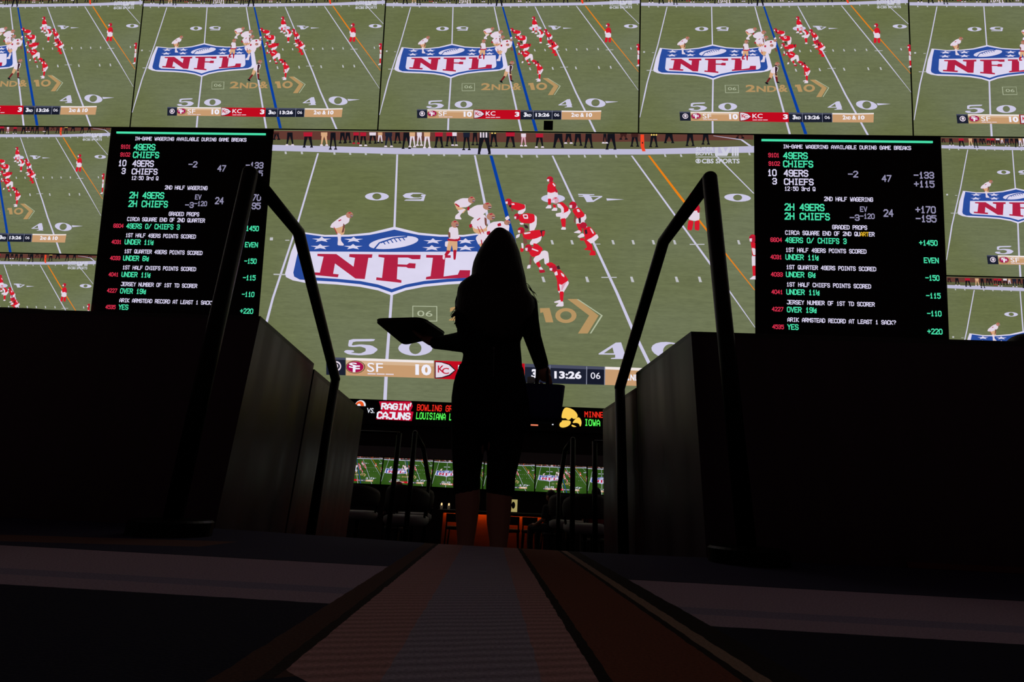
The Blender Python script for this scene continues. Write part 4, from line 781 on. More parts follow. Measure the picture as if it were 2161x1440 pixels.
BANNER = [(9,'navy',[1486,8546,1882,8548,1906,9178,1512,9182]),
(10,'bugg',[1486,8546,1882,8548,1885,8628,1490,8631]),
(10,'wht',[1809,8858,1806,8916,1793,8969,1770,9011,1742,9040,1709,9051,1676,9044,1645,9019,1619,8979,1602,8928,1595,8871,1598,8813,1611,8760,1633,8717,1662,8689,1695,8678,1728,8685,1759,8710,1784,8750,1801,8801]),
(11,'navy',[1785,8859,1782,8899,1772,8935,1754,8964,1732,8984,1707,8992,1681,8987,1657,8970,1638,8943,1625,8909,1619,8870,1622,8830,1632,8794,1649,8765,1672,8745,1697,8737,1723,8742,1746,8759,1766,8786,1779,8820]),
(12,'wht',[1750,8862,1749,8891,1743,8917,1733,8938,1720,8952,1705,8958,1690,8954,1676,8942,1665,8922,1657,8896,1653,8868,1654,8839,1660,8812,1670,8791,1683,8777,1698,8771,1713,8775,1727,8787,1739,8807,1747,8833]),
(9,'tan',[1895,8547,3686,8541,3704,9171,1918,9182]),
(10,'tanl',[1895,8547,3686,8541,3688,8634,1898,8632]),
(10,'tanm',[1898,8632,3688,8634,3692,8751,1903,8759]),
(9,'bred',[3702,8540,5507,8536,5520,9214,3721,9178]),
(9,'navy',[5512,8540,7086,8552,7083,9188,5520,9214]),
(10,'bugg',[5512,8540,7086,8552,7087,8668,5514,8657]),
(11,'bugm',[6001,8569,6015,8568,6021,9211,6007,9212]),
(11,'bugm',[6724,8566,6740,8565,6743,9194,6727,9195]),
(11,'dark06',[6753,8656,7064,8657,7065,9157,6755,9160]),
(12,'bugm',[7076,8553,7093,8552,7095,9196,7079,9197]),
(9,'tan',[7093,8560,7914,8559,8598,8535,8579,9171,7833,9181,7095,9188]),
(10,'tanl',[7093,8552,7925,8555,8598,8518,8597,8603,7926,8649,7094,8643]),
(11,'blk',[2300,8853,2293,8926,2267,8992,2225,9046,2171,9083,2110,9098,2048,9090,1991,9061,1945,9012,1915,8949,1902,8878,1909,8805,1935,8739,1977,8684,2032,8648,2093,8633,2155,8640,2211,8670,2257,8719,2288,8782]),
(12,'tan',[2288,8854,2281,8921,2257,8983,2217,9033,2166,9067,2109,9081,2051,9074,1998,9047,1955,9002,1926,8943,1914,8877,1921,8810,1945,8748,1985,8698,2036,8664,2093,8650,2151,8657,2205,8684,2248,8730,2276,8788]),
(13,'mag',[2271,8855,2264,8917,2242,8974,2205,9020,2157,9051,2104,9064,2049,9058,2000,9033,1959,8991,1932,8938,1922,8877,1928,8815,1951,8758,1988,8711,2035,8680,2089,8667,2143,8673,2193,8699,2233,8740,2260,8794]),
(11,'wht',[2359,9074,2523,9072,2524,9110,2360,9112]),
(11,'wht',[2542,9071,2706,9069,2708,9107,2544,9109]),
(11,'wht',[2726,9068,2890,9066,2891,9104,2727,9106]),
(11,'blk',[3713,8582,3847,8582,4017,8656,4141,8858,4027,9058,3863,9152,3730,9169]),
(12,'wht',[3728,8598,3848,8607,3998,8682,4117,8860,4007,9026,3862,9119,3743,9143]),
(11,'wht',[4187,9071,4355,9068,4355,9114,4186,9117]),
(11,'wht',[4379,9068,4548,9065,4548,9110,4379,9114]),
(11,'wht',[4572,9064,4741,9061,4740,9107,4572,9110])]
BANNER_TEXT = [(14,'wtx','S',0.03,(1969, 8721, 2134, 8711, 1976, 8907)),
(14,'wtx','F',0.03,(2051, 8818, 2196, 8809, 2059, 9055)),
(11,'wtx','SF',0.004,(2338, 8699, 2658, 8696, 2349, 9024)),
(11,'wtx','10',0.05,(3318, 8690, 3640, 8691, 3330, 9077)),
(13,'kcr','K',0.02,(3774, 8713, 3903, 8705, 3781, 8964)),
(13,'kcr','C',0.02,(3858, 8792, 4001, 8783, 3864, 9010)),
(11,'wtx','KC',0.008,(4181, 8668, 4552, 8661, 4180, 8975)),
(11,'wtx','3',0.04,(5303, 8680, 5480, 8677, 5300, 9032)),
(12,'wtx','3',0.05,(5649, 8724, 5765, 8722, 5646, 9040)),
(12,'wtx','RD',0.04,(5773, 8841, 5943, 8838, 5772, 9029)),
(12,'wtx','13:26',0.04,(6097, 8762, 6629, 8746, 6102, 9028)),
(12,'wtx','06',0,(6810, 8768, 7000, 8765, 6813, 8991)),
(11,'wtx','2',0.04,(7467, 8708, 7569, 8707, 7464, 9006)),
(11,'wtx','ND',0.04,(7586, 8791, 7754, 8788, 7583, 9004)),
(11,'wtx','&',0.03,(7808, 8719, 7954, 8717, 7805, 9008)),
(11,'wtx','10',0.04,(8034, 8715, 8255, 8711, 8030, 9004))]
LOGO = [(9,'logo',[9214,500,9278,498,9278,720,9402,717,9391,819,9214,823]),
(9,'logo',[9315,497,9381,496,9426,672,9471,494,9537,492,9456,817,9395,819]),
(9,'logo',[9551,492,9589,491,9588,814,9550,815]),
(9,'logo',[9603,491,9640,490,9640,813,9602,814]),
(9,'logo',[9650,489,9687,489,9687,811,9649,812]),
(9,'logo',[8831,864,9691,842,9691,864,8832,886]),
(9,'logo',[8936,1021,8933,1048,8925,1073,8913,1093,8898,1106,8882,1110,8865,1107,8850,1094,8838,1075,8830,1051,8827,1023,8830,996,8837,971,8849,951,8864,938,8881,933,8898,937,8913,950,8925,969,8933,993]),
(10,'grass',[8922,1021,8920,1036,8914,1050,8905,1061,8894,1068,8881,1071,8869,1069,8858,1062,8849,1051,8843,1038,8841,1023,8843,1008,8849,994,8858,983,8869,976,8881,973,8894,975,8905,982,8914,993,8920,1006]),
(11,'logo',[8905,1021,8904,1034,8901,1045,8895,1054,8889,1060,8881,1062,8874,1060,8868,1055,8862,1046,8859,1035,8858,1023,8859,1010,8862,999,8867,990,8874,984,8881,982,8889,984,8895,989,8900,998,8904,1009])]
LOGO_TEXT = [(9,'logo','SUPER',0.02,(8831, 500, 9190, 491, 8831, 642)),
(9,'logo','BOWL',0.02,(8831, 678, 9190, 669, 8831, 819)),
(9,'logo','CBS SPORTS',0.03,(8952, 936, 9703, 917, 8952, 1113))]
LAY = 0.0045; ORDER = 8e-6
def picture_mesh(name, polys, texts, base=False):
    mats = []; idx = {}
    def mi(k):
        if k not in idx: idx[k] = len(mats); mats.append(scr(k))
        return idx[k]
    bm = bmesh.new()
    cnt = [0]
    def poly(pts, k, lay):
        cnt[0] += 1; q = []
        for p in pts:
            if not q or p != q[-1]: q.append(p)
        if q[0] == q[-1]: q.pop()
        f = bm.faces.new([bm.verts.new((s / 10000 - 0.5, -LAY * (lay + 1) - ORDER * cnt[0], 0.5 - t / 10000)) for s, t in q]); f.material_index = mi(k)
    if base: poly([(0, 0), (10000, 0), (10000, 10000), (0, 10000)], 'grass', 0)
    for lay, k, flat in polys: poly([(flat[i], flat[i+1]) for i in range(0, len(flat), 2)], k, lay)
    for lay, k, s, bold, (ax, ay, bx, by, cx, cy) in texts:
        vs, fs = glyph_tris(s, bold)
        vv = [bm.verts.new(((ax + (bx-ax)*x + (cx-ax)*(1-y)) / 10000 - 0.5, -LAY * (lay + 1) - ORDER * 460, 0.5 - (ay + (by-ay)*x + (cy-ay)*(1-y)) / 10000)) for x, y in vs]
        for f in fs: bm.faces.new([vv[i] for i in f]).material_index = mi(k)
    bm.normal_update()
    bmesh.ops.triangulate(bm, faces=bm.faces[:], ngon_method='EAR_CLIP')
    me = bpy.data.meshes.new(name); bm.to_mesh(me); bm.free()
    for m in mats: me.materials.append(m)
    return me
ME_FIELD = picture_mesh('picture', FIELD, FIELD_TEXT, True)
ME_BANNER = picture_mesh('score_banner', BANNER, BANNER_TEXT)
ME_LOGO = picture_mesh('broadcast_logo', LOGO, LOGO_TEXT)

# ------------------------------------------------------------------ the leaning video wall
LEAN = math.radians(13.0)
ORG = Vector((-1.0818, 12.0, 10.5555)); CELL = 7.702
def on_wall(u, v, out=0.0):
    return ORG + Vector(((u - 1.5) * CELL, -math.sin(LEAN) * v * CELL - math.cos(LEAN) * out, math.cos(LEAN) * v * CELL - math.sin(LEAN) * out))
def housing(bm, w, h, d=0.16, rim=0.02):
    box(bm, -w/2, w/2, 0.0, d, -h/2, h/2)
def screen(name, label, cat, u0, u1, v0, v1, group=None, gap=0.020):
    w = (u1 - u0) * CELL; h = (v1 - v0) * CELL
    r = thing(name, label, cat, on_wall((u0+u1)/2, (v0+v1)/2), (LEAN, 0, 0), group)
    bm = bmesh.new(); housing(bm, w - 0.002, h - 0.002); mesh_obj('housing', bm, M_HOUSE, r)
    return r, w - 2*gap, h - 2*gap
def game_screen(label, u0, u1, v0, v1, group):
    r, w, h = screen('video_screen', label, 'video screen', u0, u1, v0, v1, group)
    for nm, me in (('picture', ME_FIELD), ('score_banner', ME_BANNER), ('broadcast_logo', ME_LOGO)):
        o = link(bpy.data.objects.new(nm, me), r); o.scale = (w, 1, h)
    return r
RT, RH = 0.5625, 0.5193    # heights of the top row and of the side screens, in screen widths
M0 = (0.5851, 2.4285)
game_screen('giant central video screen showing the whole football field', M0[0], M0[1], -1.0386, 0, 'football screens on the video wall')
TOPS = ('leftmost screen of the top row, cut off by the photo edge', 'second screen from the left in the top row of the video wall', 'middle screen of the top row with a small black square near its bottom edge',
        'fourth screen from the left in the top row of the video wall', 'rightmost screen of the top row, cut off at the right')
for i, lb in enumerate(TOPS):
    r = game_screen(lb, i - 1, i, 0, RT, 'football screens on the video wall')
    if i == 2:
        bm = bmesh.new(); box(bm, -0.135, 0.135, -0.045, -0.0, -0.135, 0.135); d = mesh_obj('dead_module', bm, M_HOUSE, r)
        p = (1.6591, 0.0252); d.location = ((p[0] - (i - 0.5)) * CELL, 0, (p[1] - RT/2) * CELL)
        d['label'] = 'black unlit square module'
game_screen('upper small screen left of the left odds board', -0.9982, -0.0749, -RH, 0, 'football screens on the video wall')
game_screen('lower small screen left of the left odds board, bottom hidden by the partition', -0.9982, -0.0749, -1.0386, -RH, 'football screens on the video wall')
game_screen('upper small screen right of the right odds board', 3.0944, 4.0177, -RH, 0, 'football screens on the video wall')
game_screen('lower small screen right of the right odds board, mostly hidden by the partition', 3.0944, 4.0177, -1.0386, -RH, 'football screens on the video wall')

BOARD = [('W', 'IN-GAME WAGERING AVAILABLE DURING GAME BREAKS', 1544, 8419, -390, -530),
('R', '9101', 733, 1325, -722, -879),
('T', '49ERS', 1547, 2861, -687, -933),
('R', '9102', 744, 1352, -1046, -1202),
('T', 'CHIEFS', 1541, 3144, -1005, -1250),
('W', '10', 685, 1158, -1352, -1597),
('W', '49ERS', 1567, 2869, -1360, -1605),
('W', '3', 940, 1168, -1683, -1915),
('W', 'CHIEFS', 1576, 3150, -1693, -1925),
('W', '12:50 3rd Q', 1595, 3243, -1999, -2148),
('G', '-2', 5028, 5548, -1369, -1600),
('G', '47', 6825, 7318, -1509, -1751),
('G', '-133', 8524, 9572, -1366, -1607),
('G', '+115', 8522, 9576, -1699, -1939),
('W', '2ND HALF WAGERING', 3716, 6312, -2361, -2514),
('T', '2H 49ERS', 1591, 3708, -2644, -2896),
('T', '2H CHIEFS', 1585, 3985, -2988, -3239),
('G', 'EV', 5622, 5983, -2709, -2894),
('G', '-3', 5064, 5564, -3015, -3232),
('G', '-120', 5612, 6364, -2969, -3154),
('G', '24', 6862, 7359, -2801, -3062),
('G', '+170', 8549, 9591, -2655, -2904),
('G', '-195', 8548, 9610, -2990, -3238),
('W', 'GRADED PROPS', 4118, 5956, -3416, -3568),
('W', 'CIRCA SQUARE END OF 2ND QUARTER', 1604, 6336, -3659, -3811),
('R', '6604', 806, 1412, -3937, -4088),
('T', '49ERS 0/ CHIEFS 3', 1599, 4849, -3915, -4110),
('T', '+1450', 8674, 9619, -3911, -4103),
('W', '1ST HALF 49ERS POINTS SCORED', 1615, 5883, -4303, -4454),
('R', '4031', 797, 1401, -4580, -4731),
('T', 'UNDER 11*', 1603, 3347, -4548, -4742),
('T', 'EVEN', 8890, 9643, -4552, -4743),
('W', '1ST QUARTER 49ERS POINTS SCORED', 1635, 6368, -4942, -5092),
('R', '4033', 811, 1429, -5224, -5374),
('T', 'UNDER 6*', 1615, 3161, -5192, -5384),
('T', '-150', 8931, 9644, -5192, -5382),
('W', '1ST HALF CHIEFS POINTS SCORED', 1638, 6076, -5581, -5730),
('R', '4041', 832, 1425, -5869, -6018),
('T', 'UNDER 11*', 1626, 3359, -5835, -6026),
('T', '-115', 8934, 9667, -5838, -6027),
('W', 'JERSEY NUMBER OF 1ST TD SCORER', 1642, 6239, -6233, -6381),
('R', '4227', 846, 1445, -6500, -6648),
('T', 'OVER 19*', 1645, 3189, -6481, -6671),
('T', '-110', 8951, 9675, -6480, -6667),
('W', 'ARIK ARMSTEAD RECORD AT LEAST 1 SACK?', 1661, 7317, -6868, -7015),
('R', '4535', 860, 1457, -7143, -7290),
('T', 'YES', 1656, 2229, -7111, -7300),
('T', '+220', 8931, 9689, -7124, -7310),
('-', '', 367, 9574, -225, 0)]
BCOL = {'W': emit('board_white', (214, 208, 236)), 'R': emit('board_red', (214, 48, 76)), 'T': emit('board_teal', (74, 226, 172)), 'G': emit('board_grey', (146, 142, 172)), 'Y': emit('board_amber', (222, 176, 40))}
E_PANEL = emit('board_black_panel', (9, 7, 12))
def odds_board(label, u0, u1, amber):
    r, w, h = screen('odds_board', label, 'odds board', u0, u1, -1.0386, 0, 'odds boards on the video wall')
    bm = bmesh.new(); box(bm, -w/2, w/2, -0.01, -0.001, -h/2, h/2); mesh_obj('panel', bm, M_HOUSE, r)
    keys = list(BCOL); bm = bmesh.new(); bar = bmesh.new(); W = (u1 - u0) * CELL; H = 1.0386 * CELL
    def P(s, v): return ((s / 10000 - 0.5) * W, H / 2 + v / 10000 * CELL)
    for k, s, s0, s1, v0, v1 in BOARD:
        if k == '-':
            ax, az = P(s0, v0); bx, _ = P(s1, v0)
            box(bar, ax, bx, -0.03, -0.012, az - 0.028, az + 0.028); continue
        qs, tw = stroke_quads(s, 1.28 if v0 - v1 < 170 else 1.22)
        ax, az = P(s0, v0); bx, bz = P(s1, v1)
        for qi, q in enumerate(qs):
            mid = sum(p[0] for p in q) / 4 / 5.4
            kk = 'Y' if (amber and s.endswith('QUARTER') and s.startswith('CIRCA') and 26 <= int(mid) <= 28) else k
            f = bm.faces.new([bm.verts.new((ax + (bx - ax) * (x + .3) / (tw + .6), -0.016, bz + (az - bz) * (y + .3) / 6.6)) for x, y in q]); f.material_index = keys.index(kk)
    mesh_obj('lettering', bm, [BCOL[k] for k in keys], r)
    o = mesh_obj('heading_bar', bar, BCOL['T'], r); o['label'] = 'teal bar across the top'
    return r
odds_board('left odds board, partly hidden by the left handrail post', -0.0749, 0.5853, False)
odds_board('right odds board standing clear of the handrails', 2.4290, 3.0940, True)

# ticker strip under the central screen
TK = {'top': (-4872, 2776, -2316, 2771), 'vs': (-4736, 2542, -4512, 2399), 'rag': (-4329, 2694, -3509, 2522), 'caj': (-4423, 2443, -3480, 2255), 'bow': (-3308, 2699, -2346, 2524), 'lou': (-3308, 2473, -2326, 2285), 'helm': (-5094, 2767, -4794, 2591), 'min': (1400, 2680, 1988, 2522), 'iowa': (1400, 2465, 1823, 2286), 'dash': (-87, 2265, 117, 2227), 'dot': (502, 2305, 542, 2267), 'redshape': [(-4421, 2741), (-3503, 2777), (-3438, 2643), (-3489, 2489), (-3403, 2483), (-3426, 2224), (-4440, 2234), (-4423, 2443), (-4322, 2501)], 'head': [(823, 2775), (988, 2764), (1137, 2687), (1220, 2557), (1171, 2473), (1090, 2453), (1040, 2501), (1008, 2450), (943, 2414), (876, 2478), (811, 2459), (745, 2489)], 'cheek': [(763, 2407), (910, 2413), (1025, 2401), (1009, 2302), (912, 2233), (814, 2206), (733, 2216), (699, 2273), (724, 2340), (779, 2375)], 'beak': [(1220, 2524), (1286, 2477), (1319, 2380), (1303, 2281), (1270, 2247), (1254, 2328), (1172, 2358), (1058, 2337), (1106, 2421)], 'jaw': [(1042, 2304), (1124, 2274), (1189, 2244), (1091, 2234), (1042, 2261)]}
tk = thing('ticker_sign', 'long black ticker display with team names under the central screen', 'ticker sign', (-1.1, 13.85, 2.45))
bm = bmesh.new(); box(bm, -11, 11, 0.012, 0.16, -0.36, 0.300); mesh_obj('housing', bm, M_HOUSE, tk)
TM = [emit('ticker_white', (222, 226, 236), 1.1), emit('ticker_red', (236, 44, 30), 1.0), emit('ticker_green', (90, 250, 90), 1.0), emit('ticker_crimson', (190, 14, 50), 1.0), emit('ticker_yellow', (250, 204, 84), 1.0), emit('ticker_salmon', (238, 130, 96), 1.0), emit('ticker_orange', (230, 84, 30), 1.0)]
bm = bmesh.new()
def tpoly(pts, mi, lay=1):
    f = bm.faces.new([bm.verts.new((x / 1000 + 1.1, -0.003 * lay, z / 1000 - 2.45)) for x, z in pts]); f.material_index = mi
def tblock(s, x0, z1, x1, z0, mi, lay=2, thick=1.1, slant=0.0):
    qs, tw = stroke_quads(s, thick, 5.6)
    for q in qs: tpoly([(x0 + (x1 - x0) * (x + .4) / (tw + .8) + slant * (y / 6) * (z1 - z0), z0 + (z1 - z0) * (y + .4) / 6.8) for x, y in q], mi, lay)
def tfont(s, x0, z1, x1, z0, mi, lay=2, bold=0.0):
    vs, fs = glyph_tris(s, bold)
    for f in fs: tpoly([(x0 + (x1 - x0) * vs[i][0], z0 + (z1 - z0) * vs[i][1]) for i in f], mi, lay)
def flush(nm, lb=None):
    global bm
    o = mesh_obj(nm, bm, TM, tk); bm = bmesh.new()
    if lb: o['label'] = lb
tfont('VS.', *TK['vs'], 0, 2, 0.01)
flush('versus_lettering')
tpoly(TK['redshape'], 3, 1)
for k, s in (('rag', 'RAGIN'), ('caj', 'CAJUNS')):
    x0, z1, x1, z0 = TK[k]
    tblock(s, x0, z1, x1 - (40 if k == 'rag' else 0), z0, 0, 2, 1.6, 0.0)
x0, z1, x1, z0 = TK['rag']; tpoly([(x1 - 15, z1 + 40), (x1 + 35, z1 + 40), (x1 + 10, z1 - 70), (x1 - 15, z1 - 70)], 0, 2)
flush('team_wordmark', 'white two-line team wordmark on crimson')
x0, z1, x1, z0 = TK['bow']; tblock('BOWLING GREEN', x0, z1, x0 + (x1 - x0) * 1.36, z0, 1)
flush('fixture_lettering', 'red lettering'); x0, z1, x1, z0 = TK['lou']; tblock('LOUISIANA LAFAYETTE', x0, z1, x0 + (x1 - x0) * 1.80, z0, 2)
flush('fixture_lettering', 'green lettering'); x0, z1, x1, z0 = TK['min']; tblock('MINNESOTA', x0, z1, x0 + (x1 - x0) * 1.62, z0, 1)
flush('fixture_lettering', 'red lettering'); x0, z1, x1, z0 = TK['iowa']; tblock('IOWA', x0, z1, x1, z0, 2)
flush('fixture_lettering', 'green lettering'); x0, z1, x1, z0 = TK['dash']; tpoly([(x0, z0), (x1, z0), (x1, z1), (x0, z1)], 5)
flush('hyphen_mark', 'salmon dash')
x0, z1, x1, z0 = TK['dot']; tpoly([(x0, z0), (x1, z0), (x1, z1), (x0, z1)], 0)
flush('dot_mark', 'small white dot')
x0, z1, x1, z0 = TK['helm']; cx, cz, R = (x0 + x1) / 2, z0, (x1 - x0) / 2
arc = [(math.cos(a * math.pi / 10), math.sin(a * math.pi / 10)) for a in range(0, 11)]
tpoly([(cx + c * R * 1.05, cz + s_ * R * 1.1) for c, s_ in arc], 0, 1); tpoly([(cx - 20 + c * R * .85, cz + s_ * R * .92) for c, s_ in arc], 6, 2); tpoly([(cx - 40 + c * R * .35, cz + s_ * R * .4) for c, s_ in arc], 0, 3)
flush('helmet_emblem', 'orange and white arched emblem')
def soft(q, n=2):
    for _ in range(n):
        q = [p for a, b in zip(q, q[1:] + q[:1]) for p in ((a[0]*.75 + b[0]*.25, a[1]*.75 + b[1]*.25), (a[0]*.25 + b[0]*.75, a[1]*.25 + b[1]*.75))]
    return q
bm = bmesh.new()
for k in ('head', 'cheek', 'beak', 'jaw'): tpoly(soft(TK[k]), 4, 1)
mesh_obj('team_emblem', bm, TM, tk)['label'] = 'yellow bird head emblem'

# ------------------------------------------------------------------ the setting
def struct(name, bm, m): return tag(mesh_obj(name, bm, m), kind='structure')
def carpet():
    m = bpy.data.materials.new('patterned_carpet'); m.use_nodes = True; nt = m.node_tree
    b = nt.nodes['Principled BSDF']; b.inputs['Roughness'].default_value = 0.95; b.inputs['Specular IOR Level'].default_value = 0.1
    tc = N(nt, 'ShaderNodeTexCoord'); sp = N(nt, 'ShaderNodeSeparateXYZ'); nt.links.new(tc.outputs['Object'], sp.inputs[0])
    def M(op, a, c=None):
        n = N(nt, 'ShaderNodeMath', operation=op)
        for i, v in enumerate((a, c)):
            if v is None: continue
            if isinstance(v, (int, float)): n.inputs[i].default_value = v
            else: nt.links.new(v, n.inputs[i])
        return n.outputs[0]
    wob = N(nt, 'ShaderNodeTexNoise'); wob.inputs['Scale'].default_value = 25; nt.links.new(tc.outputs['Object'], wob.inputs['Vector'])
    wv = M('MULTIPLY', M('SUBTRACT', wob.outputs[0], 0.5), 0.007)
    X, Y = sp.outputs[0], sp.outputs[1]
    W = M('ADD', M('ADD', X, M('MULTIPLY', M('SUBTRACT', Y, 1.0), 0.08)), wv)
    YY = M('ADD', Y, wv)
    def band(v, a, c): return M('MULTIPLY', M('GREATER_THAN', v, a), M('LESS_THAN', v, c))
    def mixc(f, prev, rgb):
        n = N(nt, 'ShaderNodeMix', data_type='RGBA'); nt.links.new(f, n.inputs['Factor'])
        if isinstance(prev, tuple): n.inputs['A'].default_value = prev + (1,)
        else: nt.links.new(prev, n.inputs['A'])
        if isinstance(rgb, tuple): n.inputs['B'].default_value = rgb + (1,)
        else: nt.links.new(rgb, n.inputs['B'])
        return n.outputs['Result']
    c = mixc(band(YY, 1.32, 3), (0.016, 0.015, 0.034), (0.048, 0.046, 0.088))
    c = mixc(band(YY, 0.845, 1.31), c, (0.40, 0.30, 0.385))
    c = mixc(band(YY, 0.93, 0.99), c, (0.27, 0.235, 0.34))
    c = mixc(band(M('ADD', YY, M('MULTIPLY', X, 0.45)), 0.88, 1.10), c, c)
    # oblique pale streak at the far left
    q = M('SUBTRACT', YY, M('MULTIPLY', M('ADD', X, 1.3), 0.25))
    c = mixc(M('MULTIPLY', band(q, 1.42, 1.62), M('LESS_THAN', X, -0.95)), c, (0.16, 0.085, 0.075))
    rib = N(nt, 'ShaderNodeTexWave'); rib.inputs['Scale'].default_value = 14; rib.inputs['Distortion'].default_value = 1.2; rib.inputs['Detail'].default_value = 1
    mp = N(nt, 'ShaderNodeMapping'); mp.inputs['Rotation'].default_value = (0, 0, math.radians(72)); nt.links.new(tc.outputs['Object'], mp.inputs[0]); nt.links.new(mp.outputs[0], rib.inputs['Vector'])
    ribv = M('ADD', M('MULTIPLY', rib.outputs['Fac'], 0.35), 0.72)
    def ribbed(rgb):
        n = N(nt, 'ShaderNodeMix', data_type='RGBA', blend_type='MULTIPLY'); n.inputs['Factor'].default_value = 1; n.inputs['A'].default_value = rgb + (1,)
        cb = N(nt, 'ShaderNodeCombineColor'); [nt.links.new(ribv, cb.inputs[i]) for i in range(3)]; nt.links.new(cb.outputs[0], n.inputs['B']); return n.outputs['Result']
    run = M('GREATER_THAN', M('ADD', YY, M('MULTIPLY', W, -0.55)), 0.66)
    c = mixc(M('MULTIPLY', band(W, -0.318, 0.26), run), c, (0.095, 0.045, 0.034))
    c = mixc(M('MULTIPLY', band(W, -0.279, -0.265), run), c, (0.03, 0.02, 0.018))
    run2 = M('GREATER_THAN', M('ADD', YY, M('MULTIPLY', W, 0.9)), 0.30)
    c = mixc(M('MULTIPLY', band(W, -0.265, 0.035), run2), c, ribbed((0.52, 0.285, 0.29)))
    c = mixc(band(W, -0.17, -0.02), c, ribbed((0.39, 0.335, 0.44)))
    c = mixc(band(W, 0.035, 0.05), c, (0.02, 0.012, 0.012))
    c = mixc(band(W, 0.05, 0.185), c, (0.19, 0.062, 0.038))
    c = mixc(band(W, 0.185, 0.197), c, (0.02, 0.012, 0.012))
    c = mixc(band(W, 0.197, 0.218), c, (0.30, 0.20, 0.15))
    c = mixc(band(W, 0.218, 0.26), c, (0.02, 0.014, 0.014))
    pile = N(nt, 'ShaderNodeTexNoise'); pile.inputs['Scale'].default_value = 260; pile.inputs['Detail'].default_value = 3; nt.links.new(tc.outputs['Object'], pile.inputs['Vector'])
    mul = N(nt, 'ShaderNodeMix', data_type='RGBA', blend_type='MULTIPLY'); mul.inputs['Factor'].default_value = 1; nt.links.new(c, mul.inputs['A'])
    pv = M('ADD', M('MULTIPLY', pile.outputs[0], 1.0), 0.45); cb = N(nt, 'ShaderNodeCombineColor'); [nt.links.new(pv, cb.inputs[i]) for i in range(3)]; nt.links.new(cb.outputs[0], mul.inputs['B'])
    nt.links.new(mul.outputs['Result'], b.inputs['Base Color'])
    bp = N(nt, 'ShaderNodeBump'); bp.inputs['Strength'].default_value = 0.4; bp.inputs['Distance'].default_value = 0.004; nt.links.new(pile.outputs[0], bp.inputs['Height']); nt.links.new(bp.outputs[0], b.inputs['Normal'])
    return m
LOW = -0.6
bm = bmesh.new()
prism(bm, [(-5, -1.5), (5, -1.5), (5, 2.06), (0.72, 2.04), (0.30, 2.005), (-0.36, 2.03), (-0.71, 2.105), (-1.37, 2.23), (-5, 2.23)], -0.19, 0.0)
struct('floor', bm, carpet())
bm = bmesh.new()
for y0, y1, z in ((1.9, 2.36, -0.2), (2.36, 2.69, -0.4), (2.69, 9.3, LOW)): box(bm, -6, 5, y0, y1, z - 0.2, z)
box(bm, -12, 9, 9.3, 14.3, -1.4, -1.2); box(bm, -6, 5, 9.1, 9.3, -1.4, LOW - 0.1)
struct('floor_lower', bm, M_CARPETDK)
bm = bmesh.new(); box(bm, -16, 14, 14.06, 14.3, -1.4, 2.9); struct('wall_back', bm, M_WALL)
bm = bmesh.new(); box(bm, -16, 14, 13.93, 14.055, 1.22, 1.50); struct('trim_1', bm, M_SOFFIT)
# frame that carries the leaning video wall
bm = bmesh.new()
box(bm, -17.2, 20.2, 0.17, 0.5, -1.0386*CELL, RT*CELL)
o = struct('wall_screens', bm, M_WALL); o.location = on_wall(1.5, 0); o.rotation_euler = (LEAN, 0, 0)

# ------------------------------------------------------------------ half-height partitions beside the aisle
def partition(label, foot, z1, z0=LOW, cap=0.022, base_glow=None, capover=0.004):
    c = Vector((sum(p[0] for p in foot) / len(foot), sum(p[1] for p in foot) / len(foot), z0))
    r = thing('aisle_partition', label, 'partition', c, (0, 0, 0), 'partitions along the aisle')
    loc = [(p[0] - c.x, p[1] - c.y) for p in foot]
    bm = bmesh.new(); prism(bm, loc, 0, z1 - z0 - cap); mesh_obj('panel', bm, M_PART, r)
    cx = sum(p[0] for p in loc) / len(loc); cy = sum(p[1] for p in loc) / len(loc)
    bm = bmesh.new(); prism(bm, loc, z1 - z0 - cap, z1 - z0); o = mesh_obj('top_cap', bm, M_CAP, r); o['label'] = 'thin dark capping strip'
    if base_glow:
        bm = bmesh.new(); box(bm, base_glow[0] - c.x, base_glow[1] - c.x, base_glow[2] - 0.006 - c.y, base_glow[2] - c.y, base_glow[3] - z0, base_glow[4] - z0); mesh_obj('base_glow_strip', bm, M_BASEGLOW, r)['label'] = 'thin dark red strip painted as a glow line along the base'  # thin strip added to carry the painted red glow line, gives off no light
    return r
partition('tall dark partition in front at left, left of the stairs', [(-1.356, 2.235), (-1.461, 3.118), (-1.58, 3.118), (-1.49, 2.36), (-4.6, 2.36), (-4.6, 2.235)], 0.976)
partition('tall dark partition in front at right, right of the stairs', [(0.669, 2.07), (4.4, 2.07), (4.4, 2.2), (0.79, 2.2), (0.71, 2.80), (0.577, 2.80)], 0.905, base_glow=(1.4, 4.4, 2.07, 0.0, 0.02))
partition('lower partition beyond the left one, sloping down the aisle', [(-1.466, 3.15), (-1.648, 4.727), (-4.4, 4.727), (-4.4, 4.60), (-1.77, 4.60), (-1.60, 3.15)], 0.945, cap=0.03)
partition('short partition beyond the right one, beside the far rail post', [(0.577, 2.815), (0.70, 2.815), (0.62, 3.40), (4.2, 3.40), (4.2, 3.527), (0.484, 3.527)], 0.82)
